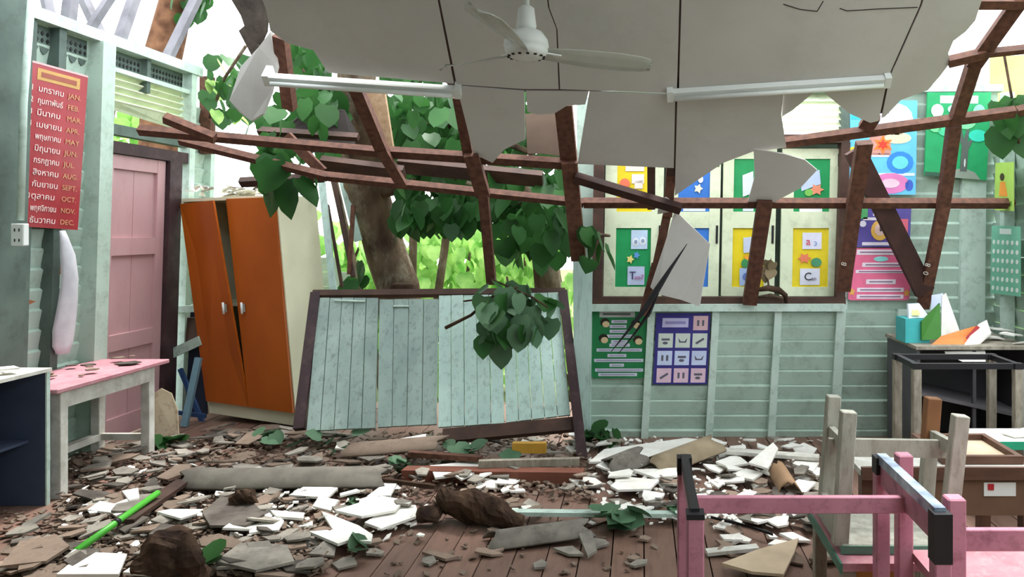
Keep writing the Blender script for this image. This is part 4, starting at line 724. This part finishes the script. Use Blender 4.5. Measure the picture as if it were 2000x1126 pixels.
# sprays and fallen sprigs
def sprig(label, c, n, r, m=LEAFD, size=.12, droop=.35, grp='green sprigs on the floor'):
    t = thing('leafy_sprig', label, 'sprig', c, grp); c = V(c)
    tube('twig', [c+V((-r, 0, .02)), c+V((0, .02, .05)), c+V((r*.8, 0, .03))], .006, BARKD, t, 6)
    for _ in range(n): leaf(t, c+V((random.uniform(-r, r), random.uniform(-r, r)*.7, random.uniform(.03, .05+r*.6))), size*random.uniform(.7, 1.15), m, random.uniform(-.3, droop))
sprig('green sprig at the foot of the broken mint post', fl(1172, 872), 14, .11, LEAF, .11, .8)
sprig('dark green sprig lying before the fallen shutters', fl(893, 905), 10, .1, LEAFD); sprig('bluish green sprig of broad leaves on the bare planks', fl(1190, 1040), 9, .11, LEAFD, .13)
sprig('single leaf sprig by the cream panel at the door foot', fl(335, 875), 4, .06, LEAF, .14, .8); sprig('broad pale leaf sprig among white shards at centre left', fl(690, 995), 3, .06, LEAFD, .17, .9)
sprig('small sprig on the brown beam at the shutters foot', fl(1010, 925), 4, .08, LEAFD, .12); sprig('leaf sprig at the bottom edge left of the dark stump', fl(418, 1120), 3, .05, LEAF, .13, .9)
sprig('dull sprig below the orange cabinet', fl(535, 880), 8, .12, LEAFD, .11, .7); sprig('dull sprig beside the left shutters foot', fl(650, 885), 7, .12, LEAFD, .11, .7); sprig('small sprig at right of the bare planks', fl(1290, 1020), 3, .06, LEAFD, .12); sprig('curled green leaf pair near the bottom centre', fl(700, 1088), 3, .05, LEAFD, .1); sprig('dark sprig at left end of the brown beam', fl(795, 930), 6, .1, LEAFD, .13, .8)
rs = thing('drooping_spray', 'drooping spray of long leaves at the right edge in front of the yellow poster', 'branch', at(1965, 200, 4.6)); tube('twig', [at(1960, 100, 4.7), at(1976, 190, 4.65), at(1990, 280, 4.6)], .008, BARKD, rs, 6)
for p in scatter([(1942, 195), (2000, 185), (2000, 270), (1955, 250)], 15, 4.5, 4.7): leaf(rs, p, random.uniform(.13, .2), LEAF, random.uniform(.7, 1.1))
us = thing('leafy_spray', 'bright leafy spray against the sky at upper left', 'branch', at(430, 240, 6.0)); tube('twig', [at(480, 90, 5.6), at(440, 150, 5.8), at(410, 230, 6.0)], .012, BARK, us, 6)
for p in scatter([(390, 120), (420, 100), (470, 110), (480, 170), (470, 230), (410, 220)], 30, 5.6, 6.3): leaf(us, p, random.uniform(.10, .16), LEAF if random.random() < .75 else LEAFB, random.uniform(.5, 1.1))
tt = thing('bark_trunk', 'bark covered tree trunk outside the left wall at top left', 'tree', at(310, 160, 6.9)+V((0, 0, -3.2))); tube('trunk', [at(318, 900, 6.9), at(312, 300, 6.9), at(318, 110, 6.9), at(345, 0, 6.9), at(375, -120, 6.9)], [.2, .17, .15, .13, .12], mat('red_bark', (128, 92, 70), .95, (82, 56, 44), 9, bump=.8, spec=.05), tt, 12, .06)
pts = scatter([(330, -60), (420, -60), (400, 20), (345, 40)], 60, 6.6, 7.2); o = leaf_cloud('foliage', pts, [random.uniform(.1, .16) for _ in pts], LEAF, tt); o['kind'] = 'stuff'
def bush(name, label, c, rx, ry, rz, n, m=LEAFB, s_=(.14, .24)):
    t = thing(name, label, 'bush', V((c[0], c[1], -.6)), 'bright bushes in the garden'); P = []
    for _ in range(n):
        u = RNG.normal(size=3); u /= np.linalg.norm(u); r = RNG.uniform(.55, 1.0); P.append((c[0]+u[0]*r*rx, c[1]+u[1]*r*ry, c[2]+u[2]*r*rz))
    o = leaf_cloud('foliage', P, [random.uniform(*s_) for _ in P], m, t); o['kind'] = 'stuff'
    for k in range(4): tube('stem', [(c[0]+.1*k, c[1], -.6), (c[0]+rx*.5*(k-1.5)/1.5, c[1], c[2]), (c[0]+rx*.7*(k-1.5)/1.5, c[1], c[2]+rz*.6)], [.05, .035, .015], BARK, t, 6)
bush('garden_bush', 'bright yellow-green bush beyond the gap left of the trunk', (-4.4, 9.5, .7), 1.4, .8, 1.1, 700)
bush('garden_bush', 'bright yellow-green bush beyond the gap right of the trunk', (-2.4, 9.6, .5), 1.2, .8, 1.2, 800)
bush('garden_bush', 'bright green bush further right behind the hanging leaves', (-.8, 9.2, .9), 1.1, .8, 1.3, 500)
bush('garden_bush', 'tall bright bush seen over the pink door', (-6.2, 8.0, 2.0), 1.1, 1.6, 1.5, 900, LEAFB, (.12, .2))
bush('garden_bush', 'dark green tree crown behind the big ceiling board gap', (-2.6, 8.0, 2.9), 1.6, .8, .9, 500, LEAF)
bush('garden_bush', 'green bush outside beyond the right wall top', (3.6, 7.2, 1.6), 1.2, .8, 1.3, 350, LEAFB)
dt = thing('dry_branch', 'curved dry branch with a withered tuft lying on the window sill', 'branch', wb(1505, 590, -.1))
tube('limb', [wb(1476, 566, -.09), wb(1500, 562, -.10), wb(1522, 566, -.10), wb(1534, 576, -.09), wb(1536, 592, -.09)], [.012, .02, .022, .018, .012], BARKD, dt, 8, .12)
tube('limb', [wb(1480, 580, -.09), wb(1505, 576, -.09), wb(1530, 582, -.09)], [.008, .012, .008], BARK, dt, 8, .12)
tube('stalk', [wb(1502, 566, -.09), wb(1498, 530, -.09), wb(1506, 504, -.09)], [.008, .006, .003], BARK, dt, 6)
for q in ((1490, 520), (1500, 508), (1512, 512), (1496, 532), (1508, 526)): leaf(dt, wb(q[0], q[1], -.1), .08, mat('withered_leaf', (128, 112, 84), .8), .9)
# ================================================================== RUBBLE ON THE FLOOR
def piece(name, poly, label, m, z=.02, th=.012, cat='shard', group=None, tilt=0.0):
    pts = [fl(a, b, z) for a, b in poly]; y0 = min(p.y for p in pts); pts = [p+V((0, 0, (p.y-y0)*tilt)) for p in pts]
    return tag(prism(name, pts, (0, 0, th), m), label, cat, group)
gL = 'large shards in the rubble'
piece('ceiling_shard', [(628, 1002), (700, 1030), (728, 1048), (725, 1062), (684, 1058), (660, 1066), (604, 1042), (650, 1038)], 'white star shaped ceiling shard at centre left', WHITESH, .05, group=gL)
piece('ceiling_shard', [(655, 1000), (745, 972), (790, 980), (772, 1000), (706, 1012)], 'long white ceiling shard behind the star shaped one', WHITESH, .06, group=gL)
piece('ceiling_shard', [(712, 1024), (770, 990), (812, 990), (818, 1010), (745, 1036)], 'white shard with a stained edge at centre left', WHITESH, .04, group=gL)
piece('ceiling_shard', [(110, 1126), (165, 1082), (248, 1086), (232, 1126)], 'large pale ceiling shard at the bottom left edge', WHITESH, .04, group=gL)
piece('ceiling_shard', [(240, 1122), (270, 1102), (298, 1106), (296, 1126)], 'small pale shard at the bottom left beside the large one', WHITESH, .03, group=gL)
piece('ceiling_shard', [(1410, 1108), (1480, 1086), (1560, 1068), (1552, 1090), (1530, 1126), (1470, 1122)], 'triangular beige ceiling shard at the bottom right of the planks', mat('beige_board', (206, 184, 156), .85), .03, group=gL, tilt=.1)
piece('ceiling_shard', [(1192, 952), (1215, 934), (1288, 940), (1270, 958), (1206, 960)], 'bright white rectangle of ceiling board right of the log', WHITESH, .05, group=gL)
piece('ceiling_shard', [(1236, 920), (1330, 916), (1336, 930), (1280, 936)], 'bright white ceiling board below the picture poster', WHITESH, .06, group=gL)
piece('ceiling_shard', [(1150, 905), (1180, 880), (1340, 858), (1420, 866), (1380, 880), (1210, 904)], 'long white board lying along the back wall', WHITESH, .06, group=gL)
piece('ceiling_shard', [(1398, 904), (1440, 890), (1462, 908), (1420, 914)], 'white ceiling square right of the corrugated piece', WHITESH, .06, group=gL)
piece('ceiling_shard', [(1462, 912), (1510, 892), (1520, 898), (1500, 918)], 'white ceiling piece beside the bent brown board', WHITESH, .09, group=gL, tilt=.3)
piece('ceiling_shard', [(1548, 908), (1560, 898), (1600, 906), (1588, 924)], 'white ceiling piece in front of the pale upturned chair legs', WHITESH, .06, group=gL)
piece('ceiling_shard', [(1428, 930), (1456, 918), (1490, 926), (1470, 940)], 'white ceiling piece in the middle of the right heap', WHITESH, .05, group=gL)
piece('ceiling_shard', [(565, 970), (600, 950), (660, 956), (640, 975)], 'white shard by the grey ridge sheet', WHITESH, .05, group=gL); piece('ceiling_shard', [(528, 1000), (594, 1005), (592, 1016), (540, 1012)], 'narrow white shard with nail holes', WHITESH, .05, group=gL)
piece('ceiling_shard', [(840, 912), (900, 906), (945, 905), (946, 924), (850, 936)], 'white shard below the dark green sprig', WHITESH, .06, group=gL)
piece('ceiling_shard', [(778, 860), (832, 850), (830, 866), (792, 872)], 'white scrap at the foot of the left shutters', WHITESH, .12, group=gL); piece('ceiling_shard', [(238, 962), (270, 956), (272, 976), (252, 980)], 'bright white scrap beside the green pole top', WHITESH, .05, group=gL)
piece('roof_shard', [(395, 1010), (430, 985), (490, 990), (516, 1012), (480, 1030), (410, 1030)], 'dark square of roof sheet left of the centre', CEMENTD, .05, group=gL, tilt=.1)
piece('roof_shard', [(0, 1110), (40, 1060), (110, 1048), (136, 1070), (90, 1100)], 'broad brown-grey roof shard at the bottom left corner', CEMENTB, .04, group=gL)
piece('roof_shard', [(420, 1100), (470, 1064), (560, 1068), (575, 1100), (500, 1118)], 'large grey roof shard at the bottom', CEMENT, .04, group=gL); piece('roof_shard', [(1388, 1012), (1500, 1040), (1510, 1046), (1430, 1020)], 'black slat of roof sheet behind the pink rail', BLACK, .04, group=gL)
piece('roof_shard', [(890, 1000), (960, 994), (976, 1006), (930, 1014)], 'grey shard before the log', CEMENT, .02, group=gL); piece('roof_shard', [(824, 1082), (840, 1078), (896, 1090), (870, 1096)], 'brown shard lying alone on the bare planks', CEMENTB, .01, group=gL); piece('roof_shard', [(1080, 1074), (1118, 1070), (1140, 1086), (1110, 1086)], 'grey shard on the planks under the bluish sprig', CEMENT, .01, group=gL); piece('roof_shard', [(1130, 1060), (1155, 1056), (1166, 1082), (1148, 1090)], 'thick grey chip standing on the planks', CEMENT, .02, group=gL, tilt=.2)
gr = 'ridge pieces of roof sheet'
tag(arc_sheet('ridge_sheet', fl(368, 940, .05), fl(752, 935, .07), .22, .07, mat('ridge_grey', (124, 118, 108), .9, (104, 98, 90), 8, dirt=(78, 74, 66), dirt_amt=.5)), 'long grey half round roof ridge lying below the orange cabinet', 'roof sheet', gr)
tag(arc_sheet('ridge_sheet', fl(948, 1060, .02), fl(1152, 1032, .04), .16, .05, CEMENT), 'grey ridge sheet lying on the bare planks in front of the log', 'roof sheet', gr)
tag(arc_sheet('ridge_sheet', fl(1185, 922, .04), fl(1245, 898, .08), .2, .08, CEMENT), 'short grey ridge piece beside the foot of the window frame', 'roof sheet', gr)
tag(arc_sheet('ridge_sheet', fl(1275, 915, .05), fl(1390, 872, .1), .22, .07, mat('ochre_cement', (160, 144, 120), .9, (132, 116, 94), 8)), 'ochre corrugated roof piece in the right heap', 'roof sheet', gr)
tag(arc_sheet('ridge_sheet', fl(1520, 920, .06), fl(1545, 962, .05), .12, .06, mat('bent_brown', (160, 128, 98), .85)), 'bent brown board curling up in the right heap', 'roof sheet', gr)
tag(arc_sheet('ridge_sheet', fl(690, 880, .08), fl(862, 866, .12), .2, .05, CEMENTB), 'brown-grey roof sheet at the foot of the left shutters', 'roof sheet', gr)
def knotty(name, pts, rad, m):
    P = []; R_ = []; off = random.uniform(0, 50)
    for i in range(len(pts)-1):
        for k in range(5): t = k/5; P.append(V(pts[i]).lerp(V(pts[i+1]), t)); R_.append(rad[i]*(1-t)+rad[i+1]*t)
    P.append(V(pts[-1])); R_.append(rad[-1]); o = tube(name, P, R_, m, None, 16, .10, False)
    for v in o.data.vertices: v.co += V((mnoise.noise(v.co*9+V((off, 0, 0))), mnoise.noise(v.co*9+V((0, off, 0))), mnoise.noise(v.co*9)))*.035
    return o
gw = 'timbers on the floor'
for (a, b, wd, dp, m, lab) in ((fl(790, 925, .04), fl(1140, 930, .05), .09, .07, mat('brick_brown', (128, 78, 62), .85), 'reddish brown beam lying in front of the fallen shutters'), (fl(935, 905, .10), fl(1132, 900, .10), .04, .04, GREYW, 'grey plank end above the reddish beam'), (fl(245, 1018, .06), fl(360, 938, .07), .08, .02, BROWNFR, 'dark board lying beside the green pole'), (fl(800, 885, .1), fl(940, 895, .1), .05, .03, BEAM, 'brown lath below the left shutters'), (fl(1000, 1000, .05), fl(1330, 1004, .05), .05, .02, GREENL, 'pale green lath at the right of the log'), (fl(1420, 880, .09), fl(1600, 893, .09), .08, .02, DUSTY, 'white lath in the right heap near the wall'), (fl(1380, 975, .05), fl(1600, 1000, .05), .05, .02, GREENL, 'pale green lath in the right heap'), (fl(1380, 1078, .02), fl(1480, 1068, .03), .05, .015, DUSTY, 'pale lath behind the pink rail'), (fl(735, 935, .08), fl(850, 950, .09), .02, .02, BARKD, 'thin dark stick left of the log')):
    tag(beam('floor_timber', a, b, wd, dp, m, hint=(0, 0, 1)), lab, 'timber', gw)
tag(box('yellow_carton', fl(1000, 885, .10)+V((0, 0, 0)), fl(1066, 885, .10)+V((0, .05, .06)), flat((196, 146, 56))), 'yellow carton scrap under the right shutters', 'carton')
tag(knotty('rotten_log', [fl(864, 978, .09), fl(895, 982, .10), fl(940, 988, .10), fl(985, 1002, .08), fl(1024, 1016, .05)], [.055, .075, .065, .06, .03], BARKD), 'dark rotten log lying in the middle of the floor', 'log')
for (pts, r, lab) in (([(300, 1122, .03), (318, 1080, .10), (338, 1050, .14), (352, 1030, .16)], [.07, .08, .06, .03], 'dark rotten stump standing at the bottom left'), ([(385, 1126, .03), (378, 1090, .12), (368, 1050, .2)], [.06, .05, .015], 'dark splintered stub right of the rotten stump'), ([(815, 1000, .06), (850, 1004, .06), (868, 996, .05)], [.03, .04, .02], 'short dark root beside the log'), ([(450, 985, .08), (470, 975, .1), (500, 965, .12)], [.04, .05, .04], 'dark root piece below the ridge sheet')):
    tag(knotty('rotten_stump', [fl(*q) for q in pts], r, BARKD), lab, 'stump', 'rotten wood')
gp_ = thing('green_pole', 'bright green pole with a metal tip lying across the rubble at left', 'pole', fl(225, 1030)); tube('pole', [fl(148, 1076, .05), fl(308, 962, .10)], .016, GREENPOLE, gp_, 10); tube('tip', [fl(138, 1083, .045), fl(148, 1076, .05)], .012, WHITE, gp_, 8); tube('collar', [fl(225, 1021, .074), fl(231, 1017, .076)], .018, BLACK, gp_, 8)
# random shards, each its own object, shared outlines
def shard_mesh(n, m, th):
    a = sorted(random.uniform(0, 2*math.pi) for _ in range(n)); a = [2*math.pi*i/n+random.uniform(-.35, .35) for i in range(n)]
    r = [random.uniform(.55, 1.0) for _ in range(n)]; st = random.uniform(.5, .95)
    vs = [(r[i]*math.cos(a[i]), st*r[i]*math.sin(a[i]), 0) for i in range(n)]; vs += [(x, y, th) for x, y, _ in vs]
    fs = [list(range(n))[::-1], list(range(n, 2*n))]+[[i, (i+1) % n, n+(i+1) % n, n+i] for i in range(n)]
    me = bpy.data.meshes.new('shard'); me.from_pydata(vs, [], fs); me.materials.append(m); return me
KIND = {'g': ('roof_shard', 'grey roof', [shard_mesh(random.choice((4, 5, 6)), CEMENT, .1) for _ in range(8)]), 'd': ('roof_shard', 'dark roof', [shard_mesh(random.choice((4, 5, 5)), CEMENTD, .1) for _ in range(6)]), 'b': ('roof_shard', 'brownish roof', [shard_mesh(random.choice((4, 5, 5)), CEMENTB, .1) for _ in range(6)]), 'w': ('ceiling_shard', 'white ceiling', [shard_mesh(random.choice((4, 4, 5, 6)), WHITESH, .1) for _ in range(8)])}
def region(px, py):
    if py > 1040: return 'at the front left' if px < 640 else ('on the bare planks' if px < 1300 else 'near the pink frame')
    if px < 330: return 'beside the white legged table'
    if px < 600: return 'in front of the orange cabinet'
    if px < 860: return 'left of the log before the mint shutters'
    if px < 1145: return 'around the log before the mint shutters'
    return 'below the two low posters' if px < 1400 else 'in the right heap by the pale chair'
chips = []
def scat(x0, x1, y0, y1, n, kinds, r0, r1, zmax):
    for _ in range(n):
        px, py = random.uniform(x0, x1), random.uniform(y0, y1); k = random.choice(kinds); nm, colr, ms = KIND[k]; me = random.choice(ms); r = random.uniform(r0, r1)
        p = fl(px, py); p.z = random.uniform(.012, zmax)
        if p.x < -3.5 or p.y > (5.25 if px > 590 else 5.6): continue
        if nm == 'roof_shard' and r < .078: chips.append((p, r, k)); continue
        o = link(nm, me, None, p); o.rotation_euler = (random.uniform(-.22, .22), random.uniform(-.22, .22), random.uniform(0, 6.28)); o.scale = (r, r, .1)
        sz = 'small' if r < .075 else ('middling' if r < .11 else 'large'); lab = '%s %s %s roof shard %s' % (sz, colr.split()[0], {8: 'four-sided', 10: 'five-sided', 12: 'six-sided'}[len(me.vertices)], region(px, py)); lab = lab.replace('roof', colr.split()[1]); tag(o, lab, 'shard', 'shards '+region(px, py))
scat(180, 640, 868, 960, 80, 'gggdbbgg', .05, .13, .06); scat(120, 640, 950, 1040, 88, 'ggdgbbgdw', .04, .13, .05); scat(0, 640, 1030, 1126, 74, 'ggdbgb', .05, .13, .045)
scat(430, 840, 940, 1050, 22, 'wwwg', .05, .12, .07); scat(600, 1150, 862, 960, 62, 'gdbgw', .05, .13, .08); scat(860, 1180, 950, 1020, 26, 'gbw', .04, .10, .04)
scat(1150, 1620, 868, 960, 66, 'wwwgb', .05, .13, .07); scat(1180, 1610, 955, 1040, 52, 'wwgbd', .05, .12, .05); scat(660, 1300, 1035, 1120, 14, 'gb', .03, .08, .015); scat(1390, 1620, 1040, 1120, 14, 'gbw', .04, .1, .02)
scat(400, 600, 838, 870, 26, 'gdb', .08, .13, .05); scat(600, 1120, 845, 862, 14, 'gdb', .08, .12, .06)
# the smaller chips, one joined heap for each tone
for kk, mm, lab in (('g', CEMENT, 'small grey roof chips strewn among the larger shards'), ('d', CEMENTD, 'small dark roof chips strewn among the larger shards'), ('b', CEMENTB, 'small brownish roof chips strewn among the larger shards')):
    cv = []; cf = []
    for p, r, k in chips:
        if k != kk: continue
        i0 = len(cv); a0 = random.uniform(0, 6); t = V((random.uniform(-.2, .2), random.uniform(-.2, .2), 0)); q = [V((r*math.cos(a0+1.26*i)*random.uniform(.5, 1), r*.8*math.sin(a0+1.26*i)*random.uniform(.5, 1), 0)) for i in range(5)]
        for s_ in (0, .01): cv.extend([p+a+V((0, 0, a.dot(t)+s_)) for a in q])
        cf.extend([[i0+4-i for i in range(5)], [i0+5+i for i in range(5)]]+[[i0+i, i0+(i+1) % 5, i0+5+(i+1) % 5, i0+5+i] for i in range(5)])
    tag(mk('roof_chips', cv, cf, mm), lab, 'rubble', None, 'stuff')
# crumbs too small to count
vs = []; fs = []
def crumbs(x0, x1, y0, y1, n, zmax):
    for _ in range(n):
        p = fl(random.uniform(x0, x1), random.uniform(y0, y1)); p.z = random.uniform(.004, zmax); r = random.uniform(.008, .032); a0 = random.uniform(0, 6); i0 = len(vs); t = V((random.uniform(-.5, .5), random.uniform(-.5, .5), 0))
        q = [V((r*math.cos(a0+1.57*i)*random.uniform(.5, 1), r*math.sin(a0+1.57*i)*random.uniform(.5, 1), 0)) for i in range(4)]
        for s_ in (0, .006): vs.extend([p+a+V((0, 0, a.dot(t)+s_)) for a in q])
        fs.extend([[i0+3, i0+2, i0+1, i0], [i0+4, i0+5, i0+6, i0+7]]+[[i0+i, i0+(i+1) % 4, i0+4+(i+1) % 4, i0+4+i] for i in range(4)])
for nm, m, lst, lab in (('rubble_crumbs', CEMENTB, ((110, 640, 862, 1126, 3200, .03), (600, 1150, 850, 980, 1100, .05), (0, 300, 1000, 1126, 250, .02), (640, 1300, 980, 1126, 130, .008)), 'brown and grey rubble crumbs strewn over the floor'), ('white_crumbs', WHITESH, ((1150, 1620, 862, 1040, 420, .05), (430, 840, 930, 1060, 200, .05), (120, 500, 880, 1100, 120, .04)), 'white ceiling crumbs strewn over the floor')):
    vs = []; fs = []
    for l in lst: crumbs(*l)
    tag(mk(nm, vs, fs, m), lab, 'rubble', None, 'stuff')
# where several shards would read alike, say which one by its place from the left
from collections import defaultdict
byl = defaultdict(list)
for o in list(S.objects):
    if o.parent is None and o.get('category') == 'shard': byl[o['label']].append(o)
ORD = ['leftmost', 'second from left', 'third from left', 'fourth from left', 'fifth from left', 'sixth from left', 'seventh from left', 'eighth from left', 'ninth from left', 'tenth from left', 'eleventh from left', 'twelfth from left', 'thirteenth from left', 'fourteenth from left', 'fifteenth from left']
for lab, os_ in byl.items():
    if len(os_) < 2: continue
    os_.sort(key=lambda o: o.location.x/o.location.y)
    for k, o in enumerate(os_): o['label'] = lab+', '+('rightmost' if k == len(os_)-1 else ORD[min(k, 14)])
